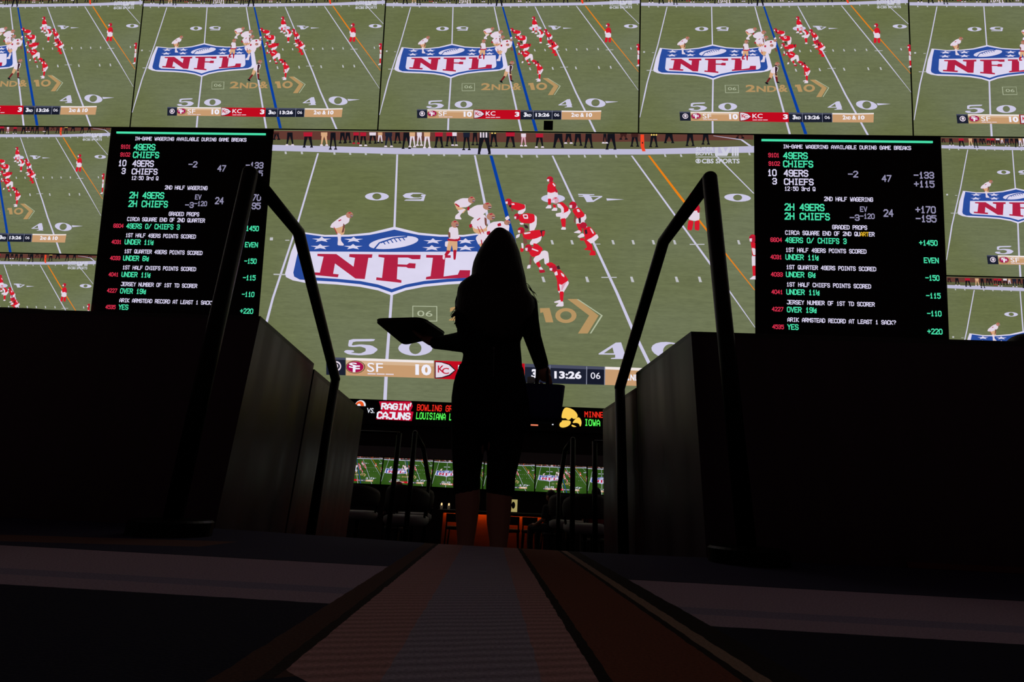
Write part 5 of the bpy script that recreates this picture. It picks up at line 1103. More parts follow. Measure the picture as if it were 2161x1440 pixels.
# raised seating behind the partitions
bm = bmesh.new(); box(bm, .86, 4.4, 2.21, 3.38, LOW, -.20); box(bm, -4.4, -1.62, 2.37, 4.58, LOW, -.20); struct('floor_side', bm, M_CARPETDK)
def booth_seat(label, x, y, high):
    r = thing('booth_seat', label, 'seat', (x, y, -.20), (0, 0, 0), 'booth seats behind the partitions')
    bm = bmesh.new(); loft(bm, [(0, .02, 0, .40, .24), (0, .02, .42, .42, .26), (0, .02, .50, .42, .26), (0, .02, .53, .38, .22)], 32, True, 4); mesh_obj('seat', bm, M_CHAIR, r, True)
    bm = bmesh.new(); loft(bm, [(0, -.24, .1, .40, .06), (0, -.26, high - .10, .43, .06), (0, -.26, high - .03, .38, .055), (0, -.26, high, .22, .03)], 32, True, 3); mesh_obj('backrest', bm, M_CHAIR, r, True)
booth_seat('booth seat with rounded dark back just above the left partition edge', -3.05, 2.84, 1.298)
booth_seat('booth seat behind the right partition, under the seated person', 2.66, 2.74, 0.95)
# ------------------------------------------------------------------ handrails
def handrail(label, base, top, bend, end, foot, r=0.032, flange=True):
    o = thing('handrail', label, 'handrail', base, (0, 0, 0), 'handrails beside the stairs')
    L = lambda p: Vector(p) - Vector(base)
    bm = bmesh.new(); tube(bm, [L(base), L(top)], r, 24); ellipsoid(bm, L(top), (r, r, r), None, 24, 12); np_ = mesh_obj('near_post', bm, M_RAIL, o)
    d = (Vector(end) - Vector(bend)).normalized()
    bm = bmesh.new(); tube(bm, [L(top), L(bend), L(end)], r * 0.98, 24); mesh_obj('top_rail', bm, M_RAIL, o)
    bm = bmesh.new(); tube(bm, [L(end), L(foot)], r * 0.94, 24); ellipsoid(bm, L(end), (r, r, r), None, 24, 12); mesh_obj('far_post', bm, M_RAIL, o)
    if flange:
        bm = bmesh.new(); loft(bm, [(0, 0, 0.0, .13, .13), (0, 0, .045, .13, .13), (0, 0, .052, .12, .12), (0, 0, .056, .05, .05)], 40); fl = mesh_obj('base_flange', bm, M_RAIL, np_)
    for ch in o.children:
        for p in ch.data.polygons: p.use_smooth = len(p.vertices) == 4
    return o
handrail('near handrail left of the woman, in front of the left odds board', (-1.255, 1.812, 0.0), (-1.285, 1.812, 1.491), (-1.294, 2.312, 1.491), (-1.392, 3.333, 0.928), (-1.392, 3.333, -0.600))
handrail('near handrail right of the woman, in front of the central screen', (0.752, 1.893, 0.0), (0.740, 1.893, 1.560), (0.677, 2.450, 1.560), (0.510, 2.958, 0.852), (0.510, 2.958, -0.600))
handrail('far handrail on the left, seen below the ticker', (-1.597, 6.8, -0.6), (-1.617, 6.800, 1.012), (-1.552, 7.100, 0.849), (-1.607, 8.000, 0.434), (-1.607, 8.0, -0.6), 0.034, False)
handrail('far handrail on the right, seen below the ticker', (0.531, 6.8, -0.6), (0.531, 6.800, 1.011), (0.450, 7.100, 0.900), (0.413, 8.000, 0.382), (0.413, 8.0, -0.6), 0.034, False)

def guard(label, post, outer):
    o = thing('guard_rail', label, 'guard rail', (post[0], post[1], LOW), (0, 0, 0), 'guard rails beyond the stairs')
    h = post[2] - LOW
    bm = bmesh.new(); tube(bm, [(0, 0, 0), (0, 0, h)], 0.034, 16); mesh_obj('post', bm, M_RAIL, o, True)
    bm = bmesh.new(); tube(bm, [(0, 0, h), (outer - post[0], 0, h)], 0.018, 12); mesh_obj('top_bar', bm, M_RAIL, o, True)
    bm = bmesh.new(); tube(bm, [(outer - post[0], 0, 0), (outer - post[0], 0, h)], 0.034, 16); mesh_obj('post', bm, M_RAIL, o, True)
    return o
guard('guard rail with thin top bar left of the far left handrail', (-1.832, 6.8, 1.0), -3.0)
guard('guard rail with thin top bar right of the far right handrail', (0.822, 6.8, 1.0), 2.0)

# ------------------------------------------------------------------ bar at the bottom of the room
TVN = ('wall television at the far left, half hidden by the left partition', 'wall television seen between the far left rails', 'wall television left of the woman',
       'wall television hidden behind the woman except a sliver between her legs', 'wall television right of the woman, left of the far right rail', 'wall television at the far right beside the right partition')
TVG = grass_material('television_grass', (40, 74, 20), (56, 88, 32)); TVF = emit('television_far_grass', (52, 60, 44), 0.8)
for i, lb in enumerate(TVN):
    t = thing('television', lb, 'television', (-4.06 + 1.395 * (i - 1) + 0.65, 13.9, 0.84), (0, 0, 0), 'televisions along the back wall')
    bm = bmesh.new(); box(bm, -.69, .69, 0.0, 0.07, -.365, .365, 0.006); mesh_obj('casing', bm, M_HOUSE, t)
    for nm, me in (('picture', ME_FIELD), ('score_banner', ME_BANNER)):
        o = link(bpy.data.objects.new(nm, me), t); o.scale = (1.36, 0.3, 0.71)
        if nm == 'picture':
            for sl in o.material_slots:
                if sl.material and sl.material.name == 'screen_grass': sl.link = 'OBJECT'; sl.material = TVG
                elif sl.material and sl.material.name == 'screen_far': sl.link = 'OBJECT'; sl.material = TVF

b = thing('bar_counter', 'long bar counter with orange glow under its top', 'bar counter', (-0.9, 12.7, -1.2))
bm = bmesh.new(); box(bm, -1.3, 1.28, -.38, .38, 1.10, 1.145, .006); box(bm, -1.3, 1.28, -.38, -.35, 1.072, 1.10); mesh_obj('counter_top', bm, M_BARTOP, b)
bm = bmesh.new(); box(bm, -1.2, 1.2, -.16, .34, 0, 1.10); mesh_obj('front_panel', bm, M_BAR, b)
bm = bmesh.new(); box(bm, -1.18, 1.18, -.27, -.24, 1.082, 1.098); mesh_obj('light_strip', bm, E_BARLED, b)['label'] = 'orange light strip'
s = thing('menu_sign', 'small lit table sign on the bar right of the woman', 'sign', (-.43, 12.42, -.055))
bm = bmesh.new(); box(bm, -.11, .11, -.04, .04, 0, .02); mesh_obj('stand', bm, M_HOUSE, s)
bm = bmesh.new(); box(bm, -.10, .10, -.012, .012, .02, .30); mesh_obj('lit_panel', bm, E_MENU, s)
bm = bmesh.new(); ellipsoid(bm, (.005, -.014, .17), (.045, .004, .08), None, 14, 8); mesh_obj('printed_figure', bm, M_HOUSE, s)
for x, lb in ((-2.30, 'small warm light on the bar, left one'), (-1.98, 'small warm light on the bar nearer the woman')):
    s = thing('candle', lb, 'candle', (x, 12.55, -.055), (0, 0, 0), 'small lights on the bar')
    if x < -2.18: s.location = (-2.14, 12.45, -.055)
    bm = bmesh.new(); loft(bm, [(0, 0, 0, .03, .03), (0, 0, .09, .035, .035)], 14); mesh_obj('holder', bm, M_GREY, s, True)
    bm = bmesh.new(); ellipsoid(bm, (0, 0, .115), (.02, .02, .035), None, 10, 8); mesh_obj('flame', bm, E_CANDLE, s, True)

# bar stools in front of the counter
st = thing('bar_stool', 'x', 'stool', (0, 0, -1.2), (0, 0, 0), 'stools along the bar')
bm = bmesh.new(); loft(bm, [(0, 0, .74, .17, .17), (0, 0, .78, .19, .19), (0, 0, .81, .18, .18)], 20); mesh_obj('seat', bm, M_CHAIR, st, True)
bm = bmesh.new(); box(bm, -.17, .17, -.19, -.16, .90, 1.08, .01); mesh_obj('backrest', bm, M_CHAIR, st)
for sx in (-1, 1):
    bm = bmesh.new(); tube(bm, [(sx*.17, -.17, 0), (sx*.15, -.17, .9)], .016, 8); mesh_obj('leg', bm, M_RAIL, st)
    bm = bmesh.new(); tube(bm, [(sx*.17, .17, 0), (sx*.12, .12, .75)], .016, 8); mesh_obj('leg', bm, M_RAIL, st)
bm = bmesh.new(); tube(bm, [(-.165, .165, .28), (.165, .165, .28)], .012, 8); mesh_obj('footrest', bm, M_RAIL, st)
SL = ('bar stool behind the woman on her left', 'bar stool under the lit menu sign', 'bar stool right of the lit menu sign')
for i, (x, y) in enumerate(((-1.72, 11.9), (-.42, 11.9), (-.02, 11.95))):
    q = st if i == 0 else dup(st)
    q.location = (x, y, -1.2); q['label'] = SL[i]

# lounge chairs
lc = thing('lounge_chair', 'x', 'chair', (0, 0, LOW), (0, 0, 0), 'lounge chairs below the stairs')
bm = bmesh.new(); loft(bm, [(0, 0, .40, .27, .26), (0, 0, .44, .30, .29), (0, 0, .50, .30, .29), (0, 0, .53, .25, .24)], 28, True, 2.8); mesh_obj('seat', bm, M_SEAT, lc, True)['label'] = 'pale seat cushion'
bm = bmesh.new()
K = 18; prof = [(.60, .31), (.70, .325), (.88, .33), (.94, .31)]
inn = []; outr = []
for z, rad in prof:
    inn.append([bm.verts.new((math.sin(a) * (rad - .05), -math.cos(a) * (rad - .05), z - .10 * (1 - math.cos(a)) * (z > .8))) for a in [math.radians(-100 + 200 * k / K) for k in range(K + 1)]])
    outr.append([bm.verts.new((math.sin(a) * rad, -math.cos(a) * rad, z - .10 * (1 - math.cos(a)) * (z > .8))) for a in [math.radians(-100 + 200 * k / K) for k in range(K + 1)]])
for i in range(len(prof) - 1):
    for k in range(K):
        bm.faces.new((outr[i][k], outr[i][k+1], outr[i+1][k+1], outr[i+1][k])); bm.faces.new((inn[i][k+1], inn[i][k], inn[i+1][k], inn[i+1][k+1]))
    for k in (0, K): bm.faces.new((inn[i][k], outr[i][k], outr[i+1][k], inn[i+1][k]))
for k in range(K):
    bm.faces.new((outr[-1][k], outr[-1][k+1], inn[-1][k+1], inn[-1][k])); bm.faces.new((inn[0][k], inn[0][k+1], outr[0][k+1], outr[0][k]))
mesh_obj('backrest', bm, M_CHAIR, lc, True)
for sx in (-1, 1):
    bm = bmesh.new(); tube(bm, [(sx*.27, 0, .46), (sx*.31, -.05, .62)], .018, 8); mesh_obj('arm_bracket', bm, M_RAIL, lc)
bm = bmesh.new(); tube(bm, [(0, 0, .03), (0, 0, .42)], .035, 14); mesh_obj('pedestal', bm, M_RAIL, lc, True)
bm = bmesh.new(); loft(bm, [(0, 0, 0, .25, .25), (0, 0, .02, .25, .25), (0, 0, .04, .06, .06)], 28); mesh_obj('base', bm, M_RAIL, lc)
CH = (((-1.78, 7.5), -12, 'lounge chair left of the far left handrail, large dark back'), ((-2.02, 9.0), 25, 'lounge chair with pale seat just left of the small lights on the bar'),
      ((.78, 7.7), 10, 'lounge chair with pale seat at the far right guard rail'), ((.62, 8.85), -20, 'lounge chair between the woman and the far right rail'), ((-2.85, 8.6), 0, 'lounge chair at the far left edge of the gap'))
for i, ((x, y), a, lb) in enumerate(CH):
    q = lc if i == 0 else dup(lc)
    q.location = (x, y, LOW); q.rotation_euler = (0, 0, math.radians(a)); q['label'] = lb

# ------------------------------------------------------------------ seated guests
def guest(label, loc, rot, shirt, hat=None, arm=1):
    """seated, facing +y (towards the screens); seat surface at z=0.53"""
    bm = bmesh.new()
    ellipsoid(bm, (0, .02, 1.26), (.075, .095, .115)); ellipsoid(bm, (0, .095, 1.23), (.03, .03, .06)); ellipsoid(bm, (0, .118, 1.25), (.012, .018, .02))
    for sx in (-1, 1):
        ellipsoid(bm, (sx*.077, .015, 1.255), (.012, .022, .032))
        capsule(bm, [(sx*.10, 0, .62), (sx*.12, .25, .60), (sx*.13, .42, .58)], [.085, .075, .062]); capsule(bm, [(sx*.13, .42, .58), (sx*.13, .44, .32), (sx*.13, .42, .08)], [.06, .055, .042]); capsule(bm, [(sx*.13, .40, .04), (sx*.14, .56, .03)], [.04, .033])
        hz = .74 if sx == arm else .66
        capsule(bm, [(sx*.17, 0, 1.02), (sx*.23, .02, .78), (sx*.17, .28, hz)], [.055, .045, .034])
        capsule(bm, [(sx*.17, .28, hz), (sx*.15, .36, hz + .01)], [.032, .028])
        for k in range(4): capsule(bm, [(sx*(.125 + k*.017), .37, hz + .01), (sx*(.125 + k*.016), .42 + .008*(k in (1, 2)), hz), (sx*(.128 + k*.015), .44 + .01*(k in (1, 2)), hz - .03)], [.009, .0085, .008], 8)
        capsule(bm, [(sx*.12, .33, hz + .015), (sx*.095, .38, hz + .02)], [.011, .009], 8)
    capsule(bm, [(0, 0, 1.05), (0, .005, 1.17)], [.055, .05])
    loft(bm, [(0, -.01, .55, .15, .11), (0, -.01, .7, .135, .10), (0, 0, .9, .155, .105), (0, 0, 1.02, .17, .09), (0, 0, 1.07, .10, .07)], 24)
    o = fused('person', bm, M_SKIN, .011, 4)
    o.location = loc; o.rotation_euler = (0, 0, rot); tag(o, label, 'person', 'seated guests')
    bm = bmesh.new(); loft(bm, [(0, -.01, .56, .165, .125), (0, -.01, .7, .15, .115), (0, 0, .9, .17, .12), (0, 0, 1.02, .185, .105), (0, 0, 1.09, .10, .075)], 24)
    for sx in (-1, 1): capsule(bm, [(sx*.17, 0, 1.02), (sx*.225, .01, .84)], [.068, .058])
    fused('shirt', bm, shirt, .012, 4, o)
    bm = bmesh.new()
    for sx in (-1, 1): capsule(bm, [(sx*.10, -.02, .62), (sx*.12, .25, .605), (sx*.13, .43, .585), (sx*.13, .45, .32), (sx*.13, .43, .12)], [.10, .088, .075, .068, .06])
    fused('trousers', bm, M_DKSHIRT, .013, 3, o)
    bm = bmesh.new(); ellipsoid(bm, (0, -.005, 1.295), (.088, .105, .105)); hd = mesh_obj('cap' if hat else 'hair', bm, hat or M_HAIR, o, True)
    if hat:
        bm = bmesh.new(); ellipsoid(bm, (0, .12, 1.30), (.07, .08, .012)); mesh_obj('peak', bm, hat, hd, True)
    return o
guest('person in a red cap sitting behind the left lounge chairs', (-2.72, 10.5, -0.92), math.radians(-8), M_DKSHIRT, M_REDSHIRT, 1)
guest('person in dark shirt sitting right of the lit menu sign', (0.42, 11.3, -0.92), math.radians(50), M_DKSHIRT, None, 1)
guest('person in a red shirt at the far right beside the partition', (1.22, 9.9, -0.87), math.radians(10), M_REDSHIRT, None, 1)
guest('person sitting behind the right partition, top of dark hair showing at the right edge', (2.70, 2.74, -.215), 0, M_DKSHIRT, None, 1)
for x, y, dz, a, lb in ((-2.72, 10.48, 0, -8, 'bar stool under the person in a red cap'), (0.42, 11.28, 0, 50, 'bar stool under the person in the dark shirt'), (1.22, 9.88, .05, 10, 'bar stool under the person in the red shirt at far right')):
    q = dup(st); q.location = (x, y, -1.2); q.rotation_euler = (0, 0, math.radians(a)); q['label'] = lb
# ------------------------------------------------------------------ the woman walking down the stairs
W0 = Vector((-0.220, 2.190, -0.200))
bm = bmesh.new()
HC = Vector((0.039, 0.000, 1.537))
ellipsoid(bm, HC, (.072, .092, .112)); ellipsoid(bm, HC + Vector((0, .03, -.055)), (.052, .058, .06)); ellipsoid(bm, HC + Vector((0, .094, -.02)), (.011, .018, .020))
ellipsoid(bm, HC + Vector((0, .082, -.068)), (.022, .012, .009))
for sx in (-1, 1):
    ellipsoid(bm, HC + Vector((sx*.073, .0, -.015)), (.012, .022, .032)); ellipsoid(bm, HC + Vector((sx*.03, .078, .008)), (.014, .012, .009))
capsule(bm, [HC + Vector((0, -.01, -.08)), (0.054, 0.000, 1.362)], [.052, .06])
loft(bm, [(0.0285, 0.0000, 0.7456, 0.1515, 0.1150), (0.0252, 0.0000, 0.8286, 0.1461, 0.1150), (0.0215, 0.0000, 0.8938, 0.1359, 0.1100), (0.0203, 0.0000, 0.9603, 0.1219, 0.0950), (0.0198, 0.0000, 1.0144, 0.1146, 0.0880), (0.0183, 0.0000, 1.0970, 0.1129, 0.0980), (0.0209, 0.0000, 1.2030, 0.1199, 0.1000), (0.0208, 0.0000, 1.2827, 0.1355, 0.0900), (0.0269, 0.0000, 1.3270, 0.1102, 0.0700)], 28)
capsule(bm, [(-0.108, 0.000, 1.264), (-0.089, -0.030, 1.049), (-0.292, 0.200, 1.117)], [.050, .041, .027])
capsule(bm, [(0.162, 0.000, 1.254), (0.202, -0.020, 1.086), (0.253, 0.030, 0.953)], [.046, .036, .025])
capsule(bm, [(-0.292, 0.200, 1.117), (-0.327, 0.223, 1.134), (-0.362, 0.245, 1.152)], [.025, .024, .018])
capsule(bm, [(-0.345, 0.270, 1.152), (-0.367, 0.295, 1.177), (-0.391, 0.310, 1.199)], [.0105, .0095, .0085], 10)
capsule(bm, [(-0.356, 0.253, 1.152), (-0.386, 0.276, 1.179), (-0.415, 0.295, 1.204)], [.0105, .0095, .0085], 10)
capsule(bm, [(-0.367, 0.237, 1.152), (-0.399, 0.253, 1.179), (-0.426, 0.271, 1.202)], [.0105, .0095, .0085], 10)
capsule(bm, [(-0.377, 0.221, 1.152), (-0.405, 0.228, 1.175), (-0.427, 0.242, 1.196)], [.0105, .0095, .0085], 10)
capsule(bm, [(-0.314, 0.243, 1.134), (-0.313, 0.278, 1.154), (-0.330, 0.303, 1.174)], [.013, .011, .009], 10)
capsule(bm, [(0.253, 0.030, 0.953), (0.258, 0.035, 0.938), (0.262, 0.040, 0.923)], [.025, .034, .028])
capsule(bm, [(0.284, 0.010, 0.911), (0.290, 0.010, 0.877), (0.262, 0.010, 0.863), (0.246, 0.010, 0.881)], [.0105, .010, .0095, .008], 10)
capsule(bm, [(0.284, 0.030, 0.911), (0.290, 0.030, 0.874), (0.262, 0.030, 0.859), (0.246, 0.030, 0.877)], [.0105, .010, .0095, .008], 10)
capsule(bm, [(0.284, 0.050, 0.911), (0.290, 0.050, 0.875), (0.262, 0.050, 0.861), (0.246, 0.050, 0.879)], [.0105, .010, .0095, .008], 10)
capsule(bm, [(0.284, 0.070, 0.911), (0.290, 0.070, 0.880), (0.262, 0.070, 0.867), (0.246, 0.070, 0.885)], [.0105, .010, .0095, .008], 10)
capsule(bm, [(0.247, 0.068, 0.941), (0.225, 0.086, 0.911), (0.231, 0.086, 0.881)], [.013, .0115, .0095], 10)
capsule(bm, [(-0.061, 0.000, 0.715), (-0.058, 0.000, 0.581), (-0.055, 0.000, 0.462), (-0.048, 0.000, 0.366), (-0.046, 0.000, 0.281), (-0.044, 0.000, 0.208), (-0.044, 0.000, 0.090)], [0.082, 0.07, 0.052, 0.053, 0.046, 0.036, 0.033])
capsule(bm, [(-0.044, -0.020, 0.040), (-0.044, 0.065, 0.052), (-0.044, 0.130, 0.025)], [.030, .034, .022])
capsule(bm, [(0.101, 0.000, 0.722), (0.093, 0.000, 0.587), (0.085, 0.000, 0.468), (0.084, 0.000, 0.371), (0.086, 0.000, 0.287), (0.091, 0.000, 0.205), (0.091, 0.000, 0.090)], [0.084, 0.073, 0.057, 0.055, 0.05, 0.038, 0.033])
capsule(bm, [(0.091, -0.020, 0.040), (0.091, 0.065, 0.052), (0.091, 0.130, 0.025)], [.030, .034, .022])
woman = fused('person', bm, M_SKIN, .0055, 5)
woman.location = W0
tag(woman, 'woman with long dark hair walking down the stairs, seen from behind holding a tray', 'person')
bm = bmesh.new(); loft(bm, [(0.0306, 0.0000, 1.6304, 0.0181, 0.0550), (0.0300, 0.0000, 1.6259, 0.0320, 0.0750), (0.0264, 0.0000, 1.6155, 0.0476, 0.0950), (0.0265, 0.0000, 1.5970, 0.0647, 0.1050), (0.0259, 0.0000, 1.5603, 0.0864, 0.1150), (0.0247, -0.0040, 1.5254, 0.1005, 0.1180), (0.0223, -0.0080, 1.4944, 0.1107, 0.1150), (0.0209, -0.0120, 1.4602, 0.1195, 0.1100), (0.0238, -0.0160, 1.4230, 0.1264, 0.1050), (0.0278, -0.0200, 1.3898, 0.1301, 0.1000), (0.0245, -0.0200, 1.3741, 0.1361, 0.0980), (0.0133, -0.0200, 1.3583, 0.1507, 0.0950), (0.0060, -0.0200, 1.3409, 0.1618, 0.0930), (0.0065, -0.0200, 1.3203, 0.1695, 0.0920), (0.0130, -0.0200, 1.2967, 0.1778, 0.0920), (0.0212, -0.0200, 1.2666, 0.1861, 0.0950), (0.0228, -0.0200, 1.2310, 0.1890, 0.1050), (0.0239, -0.0200, 1.1883, 0.1806, 0.1100), (0.0247, -0.0200, 1.1460, 0.1516, 0.1120), (0.0390, -0.0200, 1.0702, 0.1076, 0.1100), (0.0475, -0.0200, 1.0364, 0.0616, 0.1000)], 40)
tube(bm, [(-0.127, -0.016, 1.257), (-0.141, -0.011, 1.243), (-0.143, -0.023, 1.222), (-0.144, -0.042, 1.199), (-0.162, -0.050, 1.180), (-0.179, -0.039, 1.169)], [0.004, 0.016, 0.018, 0.014, 0.009, 0.003], 8)
tube(bm, [(-0.121, -0.011, 1.245), (-0.127, -0.026, 1.219), (-0.136, -0.044, 1.192), (-0.135, -0.049, 1.171), (-0.144, -0.037, 1.157), (-0.165, -0.018, 1.144)], [0.004, 0.016, 0.018, 0.014, 0.009, 0.003], 8)
tube(bm, [(-0.112, -0.018, 1.315), (-0.108, -0.037, 1.284), (-0.113, -0.049, 1.255), (-0.134, -0.044, 1.233), (-0.149, -0.026, 1.218), (-0.158, -0.011, 1.200)], [0.004, 0.016, 0.018, 0.014, 0.009, 0.003], 8)
tube(bm, [(-0.101, -0.050, 1.272), (-0.113, -0.040, 1.256), (-0.132, -0.020, 1.243), (-0.138, -0.010, 1.227), (-0.146, -0.018, 1.204), (-0.164, -0.037, 1.176)], [0.004, 0.016, 0.018, 0.014, 0.009, 0.003], 8)
tube(bm, [(-0.109, -0.016, 1.258), (-0.123, -0.011, 1.240), (-0.125, -0.023, 1.217), (-0.125, -0.042, 1.191), (-0.140, -0.050, 1.169), (-0.157, -0.039, 1.154)], [0.004, 0.016, 0.018, 0.014, 0.009, 0.003], 8)
tube(bm, [(-0.119, -0.011, 1.245), (-0.120, -0.026, 1.221), (-0.114, -0.044, 1.196), (-0.122, -0.049, 1.176), (-0.137, -0.037, 1.163), (-0.142, -0.018, 1.152)], [0.004, 0.016, 0.018, 0.014, 0.009, 0.003], 8)
tube(bm, [(0.102, -0.050, 1.439), (0.107, -0.041, 1.424), (0.106, -0.022, 1.414), (0.119, -0.010, 1.401), (0.136, -0.017, 1.379), (0.141, -0.035, 1.351)], [0.004, 0.016, 0.018, 0.014, 0.009, 0.003], 8)
tube(bm, [(0.102, -0.027, 1.391), (0.114, -0.045, 1.368), (0.128, -0.049, 1.352), (0.130, -0.035, 1.343), (0.137, -0.017, 1.337), (0.157, -0.010, 1.326)], [0.004, 0.016, 0.018, 0.014, 0.009, 0.003], 8)
tube(bm, [(0.120, -0.047, 1.367), (0.119, -0.048, 1.351), (0.126, -0.032, 1.342), (0.145, -0.015, 1.334), (0.154, -0.011, 1.320), (0.159, -0.025, 1.298)], [0.004, 0.016, 0.018, 0.014, 0.009, 0.003], 8)
tube(bm, [(0.119, -0.026, 1.347), (0.133, -0.012, 1.340), (0.139, -0.014, 1.324), (0.143, -0.031, 1.302), (0.161, -0.047, 1.281), (0.177, -0.048, 1.267)], [0.004, 0.016, 0.018, 0.014, 0.009, 0.003], 8)
tube(bm, [(-0.104, -0.029, 1.223), (-0.098, -0.046, 1.202), (-0.101, -0.049, 1.187), (-0.119, -0.034, 1.179), (-0.129, -0.015, 1.171), (-0.131, -0.011, 1.159)], [0.004, 0.016, 0.018, 0.014, 0.009, 0.003], 8)
tube(bm, [(-0.162, -0.020, 1.207), (-0.167, -0.020, 1.204), (-0.173, -0.020, 1.197), (-0.180, -0.020, 1.189), (-0.185, -0.020, 1.185), (-0.189, -0.020, 1.184)], [0.0012, 0.0016, 0.0016, 0.0014, 0.0012, 0.0008], 8)
tube(bm, [(-0.161, -0.020, 1.193), (-0.159, -0.020, 1.183), (-0.160, -0.020, 1.169), (-0.161, -0.020, 1.155), (-0.160, -0.020, 1.143), (-0.159, -0.020, 1.135)], [0.0012, 0.0016, 0.0016, 0.0014, 0.0012, 0.0008], 8)
tube(bm, [(0.169, -0.020, 1.351), (0.180, -0.020, 1.336), (0.188, -0.020, 1.325), (0.195, -0.020, 1.317), (0.205, -0.020, 1.310), (0.215, -0.020, 1.298)], [0.0012, 0.0016, 0.0016, 0.0014, 0.0012, 0.0008], 8)
tube(bm, [(0.162, -0.020, 1.361), (0.172, -0.020, 1.354), (0.179, -0.020, 1.345), (0.186, -0.020, 1.332), (0.195, -0.020, 1.317), (0.205, -0.020, 1.304)], [0.0012, 0.0016, 0.0016, 0.0014, 0.0012, 0.0008], 8)
tube(bm, [(0.180, -0.020, 1.328), (0.190, -0.020, 1.319), (0.197, -0.020, 1.308), (0.204, -0.020, 1.294), (0.213, -0.020, 1.277), (0.223, -0.020, 1.262)], [0.0012, 0.0016, 0.0016, 0.0014, 0.0012, 0.0008], 8)
tube(bm, [(-0.156, -0.020, 1.210), (-0.161, -0.020, 1.207), (-0.169, -0.020, 1.205), (-0.177, -0.020, 1.202), (-0.183, -0.020, 1.196), (-0.187, -0.020, 1.186)], [0.0012, 0.0016, 0.0016, 0.0014, 0.0012, 0.0008], 8)
tube(bm, [(-0.155, -0.020, 1.173), (-0.156, -0.020, 1.164), (-0.159, -0.020, 1.154), (-0.162, -0.020, 1.146), (-0.165, -0.020, 1.142), (-0.166, -0.020, 1.140)], [0.0012, 0.0016, 0.0016, 0.0014, 0.0012, 0.0008], 8)
tube(bm, [(-0.158, -0.020, 1.196), (-0.161, -0.020, 1.194), (-0.167, -0.020, 1.189), (-0.173, -0.020, 1.181), (-0.177, -0.020, 1.171), (-0.180, -0.020, 1.163)], [0.0012, 0.0016, 0.0016, 0.0014, 0.0012, 0.0008], 8)
tube(bm, [(-0.160, -0.020, 1.224), (-0.164, -0.020, 1.222), (-0.170, -0.020, 1.218), (-0.176, -0.020, 1.210), (-0.180, -0.020, 1.200), (-0.183, -0.020, 1.192)], [0.0012, 0.0016, 0.0016, 0.0014, 0.0012, 0.0008], 8)
tube(bm, [(-0.154, -0.020, 1.186), (-0.156, -0.020, 1.180), (-0.161, -0.020, 1.177), (-0.167, -0.020, 1.172), (-0.170, -0.020, 1.164), (-0.172, -0.020, 1.153)], [0.0012, 0.0016, 0.0016, 0.0014, 0.0012, 0.0008], 8)
tube(bm, [(0.169, -0.020, 1.344), (0.179, -0.020, 1.332), (0.185, -0.020, 1.325), (0.191, -0.020, 1.321), (0.199, -0.020, 1.317), (0.208, -0.020, 1.309)], [0.0012, 0.0016, 0.0016, 0.0014, 0.0012, 0.0008], 8)
mesh_obj('hair', bm, M_HAIR, woman, True)
bm = bmesh.new(); loft(bm, [(0.0174, 0.0000, 0.9301, 0.1485, 0.1080), (0.0196, 0.0000, 0.9603, 0.1387, 0.1050), (0.0197, 0.0000, 1.0144, 0.1326, 0.0980), (0.0174, 0.0000, 1.0554, 0.1294, 0.1000), (0.0166, 0.0000, 1.0969, 0.1304, 0.1060), (0.0176, 0.0000, 1.1673, 0.1367, 0.1120), (0.0240, 0.0000, 1.2247, 0.1494, 0.1100), (0.0174, 0.0000, 1.2826, 0.1540, 0.1000), (0.0154, 0.0000, 1.3193, 0.1275, 0.0850), (0.0230, 0.0000, 1.3380, 0.0920, 0.0650)], 32)
capsule(bm, [(-0.108, 0.000, 1.264), (-0.099, -0.015, 1.157), (-0.089, -0.030, 1.049), (-0.290, 0.198, 1.116)], [.068, .066, .054, .033])
capsule(bm, [(0.162, 0.000, 1.254), (0.182, -0.010, 1.170), (0.202, -0.020, 1.086), (0.246, 0.022, 0.973)], [.060, .048, .041, .034])
fused('top', bm, M_BLACKCLOTH, .007, 4, woman)['label'] = 'black long-sleeved top'
bm = bmesh.new(); loft(bm, [(0.0184, 0.0000, 0.9361, 0.1486, 0.1100), (0.0163, 0.0000, 0.8936, 0.1587, 0.1200), (0.0189, 0.0000, 0.8544, 0.1677, 0.1250), (0.0232, 0.0000, 0.7963, 0.1749, 0.1300), (0.0282, 0.0000, 0.7329, 0.1765, 0.1300), (0.0315, 0.0000, 0.6768, 0.1751, 0.1300), (0.0324, 0.0000, 0.6632, 0.1710, 0.1200)], 36)
mesh_obj('skirt', bm, M_BLACKCLOTH, woman, True)
bm = bmesh.new()
capsule(bm, [(-0.060, 0.000, 0.694), (-0.062, 0.000, 0.581), (-0.059, 0.000, 0.461), (-0.056, 0.000, 0.421)], [0.088, 0.073, 0.059, 0.06])
capsule(bm, [(0.102, 0.000, 0.701), (0.097, 0.000, 0.587), (0.087, 0.000, 0.468), (0.087, 0.000, 0.419)], [0.09, 0.076, 0.063, 0.063])
fused('leggings', bm, M_BLACKCLOTH, .007, 3, woman)['label'] = 'black knee-length leggings'
bm = bmesh.new(); loft(bm, [(0.0178, 0.0000, 0.9455, 0.1462, 0.1140), (0.0179, 0.0000, 0.9321, 0.1505, 0.1160)], 36); mesh_obj('belt', bm, M_BLACKCLOTH, woman, True)
bm = bmesh.new(); tube(bm, [(0.034, -0.105, 1.003), (0.041, -0.128, 0.869)], .002, 6); ellipsoid(bm, (0.034, -0.105, 1.003), (.006, .004, .009), None, 10, 6); mesh_obj('zip', bm, M_METAL, woman)
